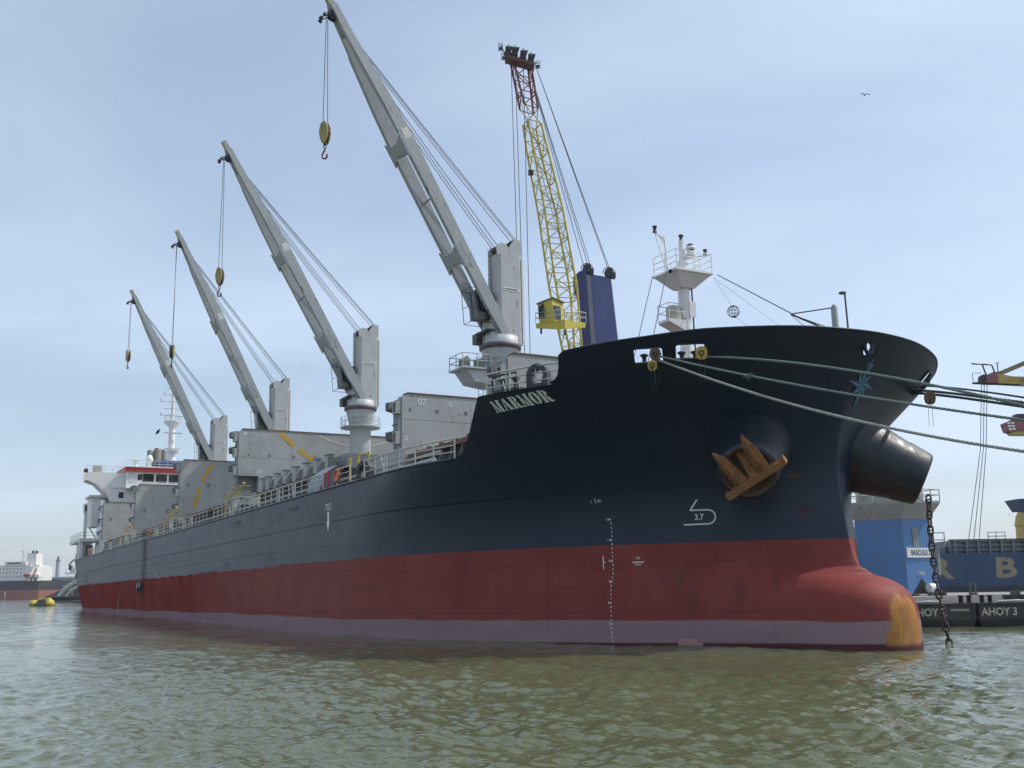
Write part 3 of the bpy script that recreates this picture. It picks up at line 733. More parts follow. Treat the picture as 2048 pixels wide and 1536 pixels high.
    lo = lambda s: lerp([0, .08, .6, .9, 1.0], [.26, .40, .42, .32, .24], s)
    TH = .30
    for sg in (-1, 1):
        m = MB(); ss = [0, .04, .08, .2, .35, .5, .58, .62, .70, .78, .86, .93, 1.0]; vs = []
        for s in ss:
            c = F0 + ax*L*s; x = sg*sp(s)
            for xo, no in ((x-TH/2, hi(s)), (x+TH/2, hi(s)), (x+TH/2, lo(s)), (x-TH/2, lo(s))): vs.append(c + Vector((xo, 0, 0)) + nrm*no)
        n = len(ss); fs = [(4*i+k, 4*i+(k+1) % 4, 4*i+4+(k+1) % 4, 4*i+4+k) for i in range(n-1) for k in range(4)] + [(3,2,1,0), (4*n-4,4*n-3,4*n-2,4*n-1)]
        m.add(vs, fs); G = m.build('jib_girder', g, C)
        # flange lips along the lower edge
        fl = MB()
        for i in range(2, n-3):
            a, b = F0 + ax*L*ss[i] + Vector((sg*sp(ss[i]), 0, 0)) + nrm*(lo(ss[i])+.015), F0 + ax*L*ss[i+1] + Vector((sg*sp(ss[i+1]), 0, 0)) + nrm*(lo(ss[i+1])+.015)
            fl.beam(a, b, TH+.12, .03, nrm)
        fl.build('flange', g, G)
        # clevis plate at the foot
        MB().prism([(sg*1.0, -.75, 26.75), (sg*1.0, .75, 26.75), (sg*1.0, .45, 27.75), (sg*1.0, .05, 28.0), (sg*1.0, -.45, 27.7)], (-.10, 0, 0), (.10, 0, 0)).build('foot_bracket', gl, C)
    for s0 in (.245, .575):          # waisted cross plates tying the girders
        c = F0 + ax*L*s0; w = sp(s0) + .26; m = MB()
        P2 = [(-w, -1.0), (-w*.55, -.55), (0, -.42), (w*.55, -.55), (w, -1.0), (w, 1.0), (w*.55, .55), (0, .42), (-w*.55, .55), (-w, 1.0)]
        vs = []
        for o in (.52, .60): vs += [c + Vector((x, 0, 0)) + ax*(v*.95) + nrm*o for x, v in P2]
        n = len(P2); m.add(vs, [tuple(range(n)), tuple(range(2*n-1, n-1, -1))] + [(i, (i+1) % n, n+(i+1) % n, n+i) for i in range(n)])
        K = m.build('cross_plate', paint('plate_paint', (.33,.365,.37), .5, .25, .05, .6), C)
        for e in (-.45, .45): 
            b = MB(); b.prism([c + Vector((-w*.5, 0, 0)) + ax*e - nrm*.3, c + Vector((w*.5, 0, 0)) + ax*e - nrm*.3, c + Vector((w*.5, 0, 0)) + ax*e + nrm*.5, c + Vector((-w*.5, 0, 0)) + ax*e + nrm*.5], -ax*.03, ax*.03)
            b.build('web_plate', g, K)
    c = F0 + ax*L*.50
    m = MB(); m.beam(F0+ax*L*.42+Vector((-1.1,0,0)), F0+ax*L*.42+Vector((1.1,0,0)), .12, .12); m.build('spreader', g, C)
    # pale repair patches at mid-jib
    c = F0 + ax*L*.60 + Vector((sp(.6)+TH/2+.006, 0, 0))
    MB().prism([c + ax*a + nrm*b for a, b in ((-.45,-.42),(.45,-.42),(.45,.18),(-.45,.18))], (0,0,0), (.008,0,0)).build('repair_patch', paint('patch_paint', (.62,.62,.60), .6, .5, 0, 3), C)
    # scribbled stencil marks
    mk = MB(); rr = random.Random(2); 
    for s, o in ((.20, .0), (.205, .12), (.22, -.1), (.235, .05), (.25, .12), (.265, .02)):
        c = F0 + ax*L*s + Vector((sp(s)+TH/2+.004, 0, 0)) + nrm*o
        for i in range(4): 
            a = i*.09; mk.prism([c+ax*(a)-nrm*.03, c+ax*(a+.06)-nrm*.03, c+ax*(a+.05)+nrm*.05, c+ax*(a+.01)+nrm*.05], (0,0,0), (.004,0,0))
    mk.build('stencil_marks', plain('stencil_dark', (.10,.10,.11), .7), C)
    # jib head: sheaves, stub end box, lamps
    hd = T0
    m = MB(); m.beam(hd - ax*2.3, hd + ax*.15, .56, .50, nrm); m.beam(hd + ax*.15, hd + ax*.95, .40, .42, nrm)
    m.build('jib_head', paint('head_paint', (.34,.33,.27), .6, .5, .25, 1), C)
    for x in (-.16, .16): MB().lathe([(-.05,.42),(-.02,.36),(.02,.36),(.05,.42)], hd - ax*.7 + nrm*.25 + Vector((x,0,0)), (1,0,0), 16).build('head_sheave', dk, C)
    lm = MB()
    for x, o in ((-.55, .7), (.0, .85), (.5, .7)):
        p0 = hd - ax*.55 + Vector((x, 0, 0)) + nrm*.3; p1 = p0 + nrm*o; lm.tube(p0, p1, .04, 5); lm.lathe([(0,.10),(.22,.17)], p1, (0,-.5,-1), 8)
    lm.build('floodlight', dk, C)
    # luffing ropes from the tower head to the jib
    LR = [(-.50,-.25,34.25,.80), (-.25,-.20,34.32,.83), (.0,-.05,34.40,.85), (.25,.95,34.80,.87), (.42,1.15,34.86,.885), (.52,1.25,34.88,.90)]
    for x, y, z, s in LR:
        e = F0 + ax*L*s + nrm*(hi(s)-.03) + Vector((x*sp(s)*.9, 0, 0)); MB().path(bez((x, y, z), e, .10, 8), .030, 5).build('luffing_rope', rope, C)
    C['tip'] = (0, tip[0]-.35, tip[1]-.9)
    return C
def make_hook(C, zblock, yaw):
    """hoist ropes, yellow cheek block and hook hanging from the jib head"""
    tx, ty, tz = C['tip']
    a, b = math.cos(yaw), math.sin(yaw)
    for s in (-1, 1): MB().path([(tx + s*.16, ty, tz), (tx + s*.20*a, ty - s*.20*b, zblock+.85)], .026, 5).build('hoist_rope', M_rope(), C)
    def P(u, w, z): return Vector((tx + u*a + w*b, ty - u*b + w*a, zblock + z))
    m = MB(); poly = [(-.30,.55), (-.16,.86), (.16,.86), (.30,.55), (.36,.10), (.28,-.35), (.12,-.72), (-.12,-.72), (-.28,-.35), (-.36,.10)]
    for w0, w1 in ((-.24,-.14), (.14,.24)):
        vs = [P(u, w0, z) for u, z in poly] + [P(u, w1, z) for u, z in poly]; n = len(poly)
        m.add(vs, [tuple(range(n)), tuple(range(2*n-1, n-1, -1))] + [(i, (i+1) % n, n+(i+1) % n, n+i) for i in range(n)])
    m.build('hook_block', paint('block_yellow', (.34,.28,.08), .6, .7, .5, 2.5), C)
    c = MB(); vs = [P(u*.86, -.14, z*.9) for u, z in poly] + [P(u*.86, .14, z*.9) for u, z in poly]; n = len(poly)
    c.add(vs, [tuple(range(n)), tuple(range(2*n-1, n-1, -1))] + [(i, (i+1) % n, n+(i+1) % n, n+i) for i in range(n)]); c.build('block_sheave', M_black(), C)
    s = MB(); s.tube(P(0,0,-.70), P(0,0,-.84), .12, 8); s.path([P(.12*math.cos(i*math.pi/6), 0, -.97 + .13*math.sin(i*math.pi/6)) for i in range(12)], .035, 5, closed=True); s.tube(P(0,0,-1.08), P(0,0,-1.24), .05, 6)
    s.build('swivel', M_black(), C)
    h = MB(); pts = [(0,-1.2),(-.10,-1.34),(-.21,-1.50),(-.22,-1.68),(-.12,-1.82),(.04,-1.86),(.17,-1.78),(.21,-1.64),(.17,-1.54)]
    h.path([P(u,0,z) for u, z in pts], .065, 6); h.build('hook', paint('hook_red', (.16,.022,.025), .5, .3, .2, 3), C)

cranes = [make_crane(t) for t in ((-13.45, 50.75), (-13.65, 50.65), (-12.05, 50.95), (-12.2, 51.4))]
for c, x, zb, yaw in zip(cranes, (-26.6, -55.2, -83.8, -113.4), (40.7, 38.0, 37.0, 42.6), (-.62, -.70, .45, -.25)):
    c.location = (x, 0, 0); make_hook(c, zb, yaw)
for c, l in zip(cranes, ('foremost grey deck crane, nearest the black bow', 'grey deck crane behind the foremost one', 'third grey deck crane from the bow', 'rearmost grey deck crane beside the white bridge')):
    c['label'] = l

# ------------------------------------------------------------------ hatch coamings
HATCH = [(-11.6, -22.6, 8.6), (-30.6, -52.4, 10.4), (-61.6, -81.0, 10.4), (-88.2, -110.4, 10.3), (-118.0, -136.2, 10.6)]
stay_me = MB().hexa([(-.05,-.9,15.4),(.05,-.9,15.4),(.05,0,15.4),(-.05,0,15.4),(-.05,-.35,17.55),(.05,-.35,17.55),(.05,0,17.55),(-.05,0,17.55)]).mesh('coaming_stay', paint('shaded_stay_paint', (.13,.135,.135), .7, .5, .3, .8))  # stays darkened in the colour for the shade behind the rails
for x1, x0, hw in HATCH:
    m = MB(); T = .25; zt = 17.55
    m.box(x0, x1, -hw, -hw+T, 15.39, zt); m.box(x0, x1, hw-T, hw, 15.39, zt); m.box(x0, x0+T, -hw+T, hw-T, 15.39, zt); m.box(x1-T, x1, -hw+T, hw-T, 15.39, zt)
    co = m.build('hatch_coaming', paint('shaded_coaming_paint', (.10,.105,.11), .7, .5, .3, .8), SHIP)  # grey coaming given a darker colour that stands for its shade
    for y0, y1 in ((-hw-.45, -hw+.25), (hw-.25, hw+.45)): MB().box(x0-.3, x1+.3, y0, y1, zt+.003, zt+.12).build('coaming_rail', M_rust(), co)
    MB().box(x0-.3, x1+.3, -hw-.46, -hw-.38, zt-.18, zt+.002).build('coaming_lip', M_rust(), co)
    x = x1-.4
    while x > x0: link('coaming_stay', stay_me, co, (x, -hw-.01, 0)); x -= 1.45
    # cleats on the coaming top
    cl = MB().box(-.14,.14,-.12,.12,0,.16).mesh('cleat', M_rust())
    x = x1-.8
    while x > x0: link('cleat', cl, co, (x, -hw-.25, zt+.122)); x -= 1.9

# ------------------------------------------------------------------ hatch covers, folded upright at the hatch ends
brk = MB()
brk.box(-.30,.30,-.42,.0,-.42,-.30); brk.box(-.30,.30,-.42,.0,.30,.42); brk.box(-.30,-.20,-.42,.0,-.299,.299); brk.box(.20,.30,-.42,.0,-.299,.299)
brk.box(-.19,.19,-.02,-.01,-.29,.29, 1)
brk_me = brk.mesh('hinge_bracket', [M_hatch(), M_black()])
lug = MB(); lug.hexa([(-.30,-.62,-.28),(.30,-.62,-.20),(.30,0,-.40),(-.30,0,-.40),(-.30,-.62,.30),(.30,-.62,.24),(.30,0,.40),(-.30,0,.40)]); lug.box(-.20,.20,-.66,-.621,-.16,.18,1)
lug_me = lug.mesh('hinge_lug', [M_hatchd(), M_black()])
def hatch_stack(x, hw, z0, z1, cut=None, brackets=(.15,.5,.85), label=None):
    m = MB()
    if cut:                                    # lower edge notched over the hatch end
        m.prism([(x,-hw,z0+cut),(x,-hw+2.0,z0+cut),(x,-hw+2.0,z0),(x,-hw+4.6,z0),(x,-hw+4.6,z0+cut*.95),(x,-hw+6.2,z0+cut*.95),(x,-hw+6.2,z0),(x,hw,z0),(x,hw,z1-.25),(x,hw-.3,z1),(x,-hw+.5,z1),(x,-hw,z1-.18)], (-.72,0,0), (0,0,0))
    else: m.prism([(x,-hw,z0),(x,hw,z0),(x,hw,z1-.25),(x,hw-.3,z1),(x,-hw+.5,z1),(x,-hw,z1-.18)], (-.72,0,0), (0,0,0))
    o = m.build('hatch_cover', M_hatch(), SHIP)
    if label: o['label'] = label
    b = MB(); b.box(x-1.75, x-.95, -hw+.1, hw-.1, z0+.1, z1-.25)
    for k in range(1, 4): b.box(x-1.80, x-.94, -hw+.02, -hw+.098, z0+(z1-z0)*k/4-.04, z0+(z1-z0)*k/4+.04)
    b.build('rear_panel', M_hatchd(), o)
    g = MB(); g.box(x-.80, x+.05, -hw+.4, hw-.2, z1+.002, z1+.10); g.build('gasket_bar', M_rust(), o)
    # plate seams standing slightly proud
    s = MB(); s.box(x+.001, x+.012, -hw+.1, hw-.1, z0+(z1-z0)*.55, z0+(z1-z0)*.55+.03)
    yy = -hw+5.2
    while yy < hw-1: s.box(x+.002, x+.013, yy, yy+.03, z0+.3, z1-.3); yy += 5.2
    s.build('weld_seam', M_hatch(), o)
    for f in brackets:
        link('hinge_bracket', brk_me, o, (x-.35, -hw, z0+(z1-z0)*f)); link('hinge_lug', lug_me, o, (x-1.35, -hw+.1, z0+(z1-z0)*min(.95, f+.06)))
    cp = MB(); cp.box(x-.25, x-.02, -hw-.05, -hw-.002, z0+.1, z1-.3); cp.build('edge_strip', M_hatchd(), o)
    return o
def face_text(o, t, x, y, z, h, mat, sq=1.0): flat_text('panel_marking', t, (x+.016, y, z), (0,1,0), (0,0,1), h, mat, o, sq)
W_ = M_decal(); Dk = plain('soot_marks', (.11,.11,.11), .8)
h0 = hatch_stack(-10.8, 8.1, 17.7, 22.05, brackets=(.3,.75), label='upright hatch cover just behind the black bow')
h1 = hatch_stack(-24.0, 9.0, 18.1, 21.95, brackets=(.22,.75), label='upright hatch cover panel in front of the second crane')
h2 = hatch_stack(-59.6, 10.6, 18.6, 24.55, cut=1.5, brackets=(.33,.62,.87), label='wide upright hatch cover with two diagonal yellow stripes behind the second crane')
h3 = hatch_stack(-86.2, 10.35, 18.4, 24.75, brackets=(.1,.4,.85), label='upright hatch cover with curved yellow dashes')
h4 = hatch_stack(-115.6, 10.2, 18.4, 24.75, brackets=(.18,.5,.88))
h5 = hatch_stack(-138.0, 11.15, 18.3, 24.1, brackets=(.12,.45,.8))
face_text(h1, '07', -24.0, -7.55, 21.25, .42, W_); face_text(h1, '0', -24.0, -5.4, 21.25, .34, W_); face_text(h1, '0', -24.0, -8.7, 18.75, .34, W_)
for y, t in ((-8.4,'II'), (-6.4,'III'), (-4.2,'III')): face_text(h1, t, -24.0, y, 20.75, .26, Dk)
face_text(h2, '08', -59.6, -10.05, 24.0, .30, W_); face_text(h2, 'L0', -59.6, -8.6, 20.4, .34, W_); face_text(h2, '90', -59.6, -6.15, 20.4, .34, W_)
for y, t in ((-9.6,'II'), (-7.6,'III'), (-5.2,'III'), (-3.0,'III'), (-1.0, 'III')): face_text(h2, t, -59.6, y, 22.0, .26, Dk)
for y, t in ((-9.4,'II'), (-7.1,'III')): face_text(h3, t, -86.2, y, 21.6, .5, Dk)
for y, t in ((-8.9,'II'), (-5.8,'III')): face_text(h4, t, -115.6, y, 20.8, .6, Dk)
face_text(h5, 'II', -138.0, -10.0, 21.2, .5, Dk)
def face_strip(o, x, pts, w, mat, name='painted_stripe'):
    m = MB()
    for vs, fs in strip(pts, w): m.add([(x+.018, u, v) for u, v in vs], fs)
    m.build(name, mat, o)
Ys = paint('stripe_yellow', (.56,.33,.03), .6, .35, 0, 1.5)
face_strip(h2, -59.6, [(-6.55,24.4),(-5.2,23.2)], .42, Ys); face_strip(h2, -59.6, [(-4.75,22.9),(-2.6,21.45)], .42, Ys)
face_strip(h2, -59.6, [(-2.6,24.35),(-1.4,23.85),(0,23.55),(1.6,23.45),(3.2,23.7),(4.8,24.2)], .14, paint('stripe_cream', (.60,.58,.45), .6, .3, 0, 1.5))
face_strip(h3, -86.2, [(-6.6,24.4),(-7.35,23.3),(-7.9,22.2)], .42, Ys); face_strip(h3, -86.2, [(-8.05,21.6),(-8.4,20.2),(-8.6,19.2)], .42, Ys)
face_strip(h3, -86.2, [(-5.2,19.2),(-4.9,20.3),(-4.3,21.5),(-3.6,22.5),(-2.7,23.4)], .14, plain('stripe_white', (.68,.68,.64), .6))

# closed cover of the second hatch: low panels with upright end stiffeners along the side
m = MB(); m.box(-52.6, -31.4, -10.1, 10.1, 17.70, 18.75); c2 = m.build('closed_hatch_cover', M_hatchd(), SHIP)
post = MB(); post.box(-.45,.45,-.42,-.02,0,1.30); post.box(-.62,.62,-.52,.02,1.301,1.36); post.box(-.70,-.45,-.10,-.03,.02,.95); post_me = post.mesh('cover_stiffener', M_hatch())
for x in (-34.6, -37.4, -39.8, -42.6, -45.2, -47.6, -50.2, -52.0): link('cover_stiffener', post_me, c2, (x, -10.08, 17.69))
d = MB(); d.prism([(-33.2,-10.7,17.68),(-31.8,-10.7,17.68),(-33.2,-10.7,18.7)], (0,-.25,0), (0,.25,0)); d.build('shaded_corner_stay', M_black(), c2)  # coaming corner stay, its shade painted on as black

# ------------------------------------------------------------------ guard rails
post_me = MB().tube((0,0,0), (0,0,1.06), .040, 6).mesh('stanchion', M_rail())
wide_me = MB().box(-.16,.16,-.03,.03,0,1.02).mesh('stanchion_plate', M_rail())
brace_me = MB().tube((0,0,0), (-.45,.0,1.0), .035, 5).tube((0,.02,0),(0,.02,1.04),.035,5).mesh('rail_brace', M_rail())
def rail(name, pts, step=1.5, bars=(.36,.70,1.05), braces=6):
    m = MB()
    for h in bars: m.path([Vector(p)+Vector((0,0,h)) for p in pts], .032 if h < 1 else .045, 6)
    o = m.build(name, M_rail(), SHIP)
    d = 0; tot = sum((Vector(b)-Vector(a)).length for a, b in zip(pts, pts[1:])); n = max(1, int(tot/step)); k = 0
    for i in range(n+1):
        s = tot*i/n; acc = 0
        for a, b in zip(pts, pts[1:]):
            l = (Vector(b)-Vector(a)).length
            if acc + l >= s - 1e-6: p = Vector(a).lerp(Vector(b), (s-acc)/l if l else 0); break
            acc += l
        link('stanchion', post_me, o, p)
        if braces and i % braces == braces-2: link('rail_brace', brace_me, o, p + Vector((-.5, .05, 0)))
        if braces and i % 9 == 7: link('stanchion_plate', wide_me, o, p + Vector((.4, .06, 0)))
    return o
E_ = lambda x: (x, -(yh(x, 15.47)-.10), ztop(x)+.02)
rail('guard_rail', [E_(x) for x in np.linspace(-8.6, -19.0, 8)], 1.6)
rail('guard_rail', [E_(x) for x in np.linspace(-21.4, -23.8, 3)], 1.2)
rail('guard_rail', [E_(x) for x in np.linspace(-26.5, -56.0, 14)], 1.45)
rail('guard_rail', [E_(x) for x in np.linspace(-58.5, -88.0, 14)], 1.45)
rail('guard_rail', [E_(x) for x in np.linspace(-90.0, -118.0, 14)], 1.45)
rail('guard_rail', [E_(x) for x in np.linspace(-121.0, -134.0, 8)], 1.45)
rail('guard_rail', [E_(x) for x in np.linspace(-156.0, -171.0, 8)], 1.45)
F_ = lambda x: (x, -(yh(x, 18.0)-.12), ZFC)
rail('guard_rail', [F_(x) for x in np.linspace(-4.3, -.2, 6)], 1.35, (.35,.70,1.05), 3)
MB().tube(F_(-.25)[:2]+(ZFC+1.05,), (.55, -(yh(.55,19.2)-.1), 19.15+.0), .04, 6).build('rail_end_bar', M_rail(), SHIP)

# deck gear seen between the rails
p = MB()
for y, z, r in ((-12.2, 15.85, .17), (-11.85, 16.35, .09)): p.tube((-12, y, z), (-134, y, z), r, 8)
p.build('deck_pipe', paint('pipe_paint', (.40,.41,.38), .6, .4, .2, 1), SHIP)
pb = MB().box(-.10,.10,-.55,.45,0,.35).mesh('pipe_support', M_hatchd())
for x in np.arange(-13, -134, -4.3): link('pipe_support', pb, SHIP, (x, -12.1, 15.385))
# yellow ladders with platforms at the cross decks
def cross_deck(x, lamp=True):
    m = MB(); z0 = 17.6
    m.box(x-1.4, x+1.4, -11.6, -10.5, z0, z0+.08); m.prism([(x-1.3,-11.5,z0-.9),(x+.6,-11.5,z0-.9),(x+1.35,-11.5,z0),(x-1.35,-11.5,z0)], (0,0,0), (0,.06,0))
    o = m.build('ladder_platform', paint('platform_paint', (.52,.53,.48), .6, .4, .15, 1), SHIP)
    r = MB()
    for h in (.55, 1.05): r.path([(x-1.4,-10.6,z0+h),(x-1.4,-11.55,z0+h),(x+1.4,-11.55,z0+h),(x+1.4,-10.6,z0+h)], .045, 5)
    for xx in (-1.4, -.45, .45, 1.4): r.tube((x+xx,-11.55,z0+.08), (x+xx,-11.55,z0+1.05), .04, 5)
    r.build('platform_rail', paint('worn_yellow', (.40,.31,.07), .6, .5, .2, 1.5), o)
    l = MB()
    for xx in (-1.9, -2.4): l.tube((x+xx,-12.0,15.4), (x+xx,-11.7,18.3), .05, 5)
    for z in np.arange(15.7, 18.2, .4): l.tube((x-1.9,-11.95,z), (x-2.4,-11.95,z), .03, 5)
    l.build('ladder', M_yellow(), o)
    if lamp:
        b = MB().tube((x+1.4,-11.4,z0+.9),(x+2.0,-11.4,z0+1.1),.05,5); b.ball((x+2.1,-11.4,z0+1.2),.13,10); b.build('deck_lamp', M_yellow(), o)
for x in (-56.5, -84.5, -114.0): cross_deck(x)
g = MB()
for x in (-21.3, -23.1): g.tube((x,-12.4,15.4),(x,-12.4,17.5),.07,6)
g.tube((-21.3,-12.4,17.45),(-23.1,-12.4,17.45),.05,5); g.build('gangway_hoop', M_yellow(), SHIP)
MB().tube((-24.6,-12.4,15.4),(-24.6,-12.4,17.5),.07,6).build('gangway_post', M_yellow(), SHIP)
rg = MB()
for x in (-27.6, -26.5): rg.tube((x,-13.2,15.45),(x,-13.2,16.75),.07,6)
for z in (15.6, 16.7): rg.tube((-27.6,-13.2,z),(-26.5,-13.2,z),.06,6)
rg.build('gangway_gate', M_red(), SHIP)
bx = MB(); bx.hexa([(-31.8,-13.0,15.45),(-29.2,-13.0,15.45),(-29.2,-11.9,15.45),(-31.8,-11.9,15.45),(-31.4,-12.8,16.9),(-28.4,-12.8,16.9),(-28.4,-11.9,17.5),(-31.4,-11.9,17.5)])
bx.build('sloped_locker', paint('locker_paint', (.28,.31,.34), .5, .3, .1, 1), SHIP)
MB().box(-27.6,-22.8,-9.4,-8.6,15.4,18.0).build('winch_house', M_hatch(), SHIP)
MB().box(-58.0,-52.9,-8.0,8.0,15.4,18.2).build('mast_house', M_hatch(), SHIP); MB().box(-29.8,-23.4,-7.6,7.6,15.4,18.2).build('mast_house', M_hatch(), SHIP)
MB().box(-86.5,-81.6,-8.0,8.0,15.4,18.2).build('mast_house', M_hatch(), SHIP); MB().box(-117.2,-111.0,-8.0,8.0,15.4,18.2).build('mast_house', M_hatch(), SHIP)
def chock(name, p, ang, s=1.0, z=0):        # round-topped mooring chock
    n = 14; o_ = [(-.5,0)] + [(-.5*math.cos(math.pi*i/n), .55+.5*math.sin(math.pi*i/n)) for i in range(n+1)] + [(.5,0)]
    i_ = [(-.0,.1)] + [(-.30*math.cos(math.pi*i/n), .52+.30*math.sin(math.pi*i/n)) for i in range(n+1)] + [(.0,.1)]
    i_[0] = (-.2,.18); i_[-1] = (.2,.18)
    m = MB(); k = len(o_); vs = []
    for y in (-.22,.22): vs += [(u*s, y*s, v*s) for u, v in o_] + [(u*s, y*s, v*s) for u, v in i_]
    fs = []
    for j in range(k-1):
        fs += [(j, j+1, k+j+1, k+j), (2*k+j, 3*k+j, 3*k+j+1, 2*k+j+1), (j, 2*k+j, 2*k+j+1, j+1), (k+j, k+j+1, 3*k+j+1, 3*k+j)]
    fs += [(0, k-1, 2*k-1, k), (2*k, 3*k, 4*k-1, 3*k-1), (0, k, 3*k, 2*k), (k-1, 3*k-1, 4*k-1, 2*k-1), (k, 2*k-1, 4*k-1, 3*k)]
    m.add(vs, fs); me = m.mesh(name, M_dark()); return link(name, me, SHIP, p, (0,0,ang))
chock('mooring_chock', (-19.9, -13.15, 15.48), R(25), 1.15); chock('mooring_chock', (-1.55, -(yh(-1.55,18)-.35), ZFC), R(34), 1.1)
# roller fairlead with hoop at the end of the forecastle
rf = MB(); a0 = Vector(F_(-4.2)); a1 = Vector(F_(-2.7)); i = Vector((0,.5,0))
rf.beam(a0+i+Vector((0,0,.12)), a1+i+Vector((0,0,.12)), .5, .22); rf.path([a0+Vector((0,.3,0)), a0+Vector((-.15,.3,.75)), a0+Vector((.1,.3,.95)), a1+Vector((-.2,.3,1.0)), a1+Vector((.1,.3,0))], .06, 6)
for f in (.25,.75): rf.lathe([(0,.2),(.08,.1),(.4,.1),(.5,.22),(.56,.2)], a0.lerp(a1, f)+i+Vector((0,0,.2)), n=12)
rf.build('roller_fairlead', M_dark(), SHIP)
# storage platform with open ends beside the foremost crane
sp_ = MB(); sp_.hexa([(-27.6,-2.6,23.6),(-25.6,-2.6,23.6),(-25.6,-.9,23.4),(-27.6,-.9,23.4),(-27.6,-3.3,24.5),(-25.6,-3.3,24.5),(-25.6,-.9,24.5),(-27.6,-.9,24.5)])
sp_.box(-27.8,-25.4,-3.7,-.9,24.503,24.62)
so = sp_.build('jib_rest', M_cranel(), SHIP)
r = MB()
for h in (.5, 1.0): r.path([(-25.5,-1.2,24.62+h),(-25.5,-3.65,24.62+h),(-27.7,-3.65,24.62+h),(-27.7,-1.2,24.62+h)], .035, 5)
for q_ in ((-25.5,-1.4),(-25.5,-2.5),(-25.5,-3.65),(-26.6,-3.65),(-27.7,-3.65),(-27.7,-2.4)): r.tube((q_[0],q_[1],24.62),(q_[0],q_[1],25.62),.035,5)
r.build('platform_rail', M_rail(), so)
for y in (-3.2, -2.0): MB().prism([(-25.7,y-.25,24.625),(-25.7,y+.25,24.625),(-25.7,y+.25,25.2),(-25.7,y+.05,25.45),(-25.7,y-.25,25.3)], (-.9,0,0), (0,0,0)).build('cradle_plate', paint('cradle_paint', (.16,.19,.16), .6, .4, .2, 1), so)

# ------------------------------------------------------------------ anchor pockets, anchor
HA, HBm = Vector((2.6, -2.2, 15.6)), Vector((5.70, -5.35, 13.55))
hax = (HBm-HA).normalized()
for s, dx in ((1, 0), (-1, .35)):
    A, B = Vector((HA.x+dx, HA.y*s, HA.z)), Vector((HBm.x+dx, HBm.y*s, HBm.z)); L = (B-A).length; d = (B-A).normalized()
    m = MB(); m.lathe([(0, 2.45), (.8, 2.2), (1.6, 1.92), (L-1.15, 1.45)], A, d, 40, cap=False); m.lathe([(L-1.15, 1.485), (L-.12, 1.30), (L, 1.24), (L+.04, 1.14)], A, d, 40, cap=False)
    m.lathe([(L+.04, 1.14), (L-.05, 1.02), (L-.6, .86), (L-.61, .01)], A, d, 40, mi=1, cap=False)
    o = m.build('anchor_pocket', [paint('pocket_paint', (.0045,.011,.022), .45, .3, .06, .8), M_rust()], SHIP)
def build_anchor():
    n = hax; u0 = (Vector((0,0,1)) - n*n.z).normalized(); r0 = u0.cross(n).normalized()
    if r0.dot(Vector((.486, .874, 0))) < 0: r0 = -r0         # towards the picture's right
    th = R(31); u = u0*math.cos(th) - r0*math.sin(th); r = r0*math.cos(th) + u0*math.sin(th)
    O = HBm + n*.14 - u*.42 + r*.16
    E = empty('anchor'); E.parent = None
    E.location = Msh @ O
    def P(a, b, c): return Msh @ (O + (r*a + u*b + n*c)*.95) - (Msh @ O)
    mats = paint('anchor_rust', (.29,.125,.042), .9, .7, .6, 3.0, dirtcol=(.075,.038,.024), bump=.6)
    m = MB()      # crown bar with turned-out ends
    vs = []
    prof = [(-1.60,.02,.17),(-1.40,-.02,.15),(-.95,.03,.20),(0,.05,.21),(.95,.03,.20),(1.40,.0,.15),(1.60,.06,.19)]
    for a, b, h in prof: vs += [P(a,b-h,-.30), P(a,b+h,-.30), P(a,b+h*.8,.26), P(a,b-h*.8,.30)]
    k = len(prof); m.add(vs, [(4*i+j, 4*i+(j+1) % 4, 4*i+4+(j+1) % 4, 4*i+4+j) for i in range(k-1) for j in range(4)] + [(3,2,1,0), (4*k-4,4*k-3,4*k-2,4*k-1)])
    m.build('crown', mats, E)
    for poly, rd in (([(-.98,.12),(-1.0,1.2),(-.86,2.2),(-.56,1.6),(-.36,.16)], [(-.68,.2),(-.76,1.3)]), ([(.22,.16),(.33,1.4),(.72,2.2),(.90,1.15),(.84,.12)], [(.54,.2),(.62,1.3)])):
        f = MB(); lift = lambda b: .06 + .16*b; n5 = len(poly)
        front = [P(a,b,lift(b)) for a, b in poly]; back = [P(a*.96+.02,b*.97,lift(b)-.26) for a, b in poly]; ridge = [P(a,b,lift(b)+.13) for a, b in rd]
        f.add(front + back + ridge, [(0,1,2*n5+1,2*n5), (1,2,2*n5+1), (2,3,2*n5+1), (3,4,2*n5,2*n5+1), (4,0,2*n5), tuple(range(2*n5-1,n5-1,-1))] + [(i,(i+1)%n5,n5+(i+1)%n5,n5+i) for i in range(n5)])
        f.build('fluke', mats, E)
    sh = MB(); sh.hexa([P(-.20,.1,-.25), P(.20,.1,-.25), P(.20,.1,.18), P(-.20,.1,.18), P(-.13,1.6,-.9), P(.13,1.6,-.9), P(.13,1.6,-.5), P(-.13,1.6,-.5)]); sh.build('shank', mats, E)
    tag(E, 'rusty orange stockless anchor hanging at the black bow', 'anchor')
build_anchor()

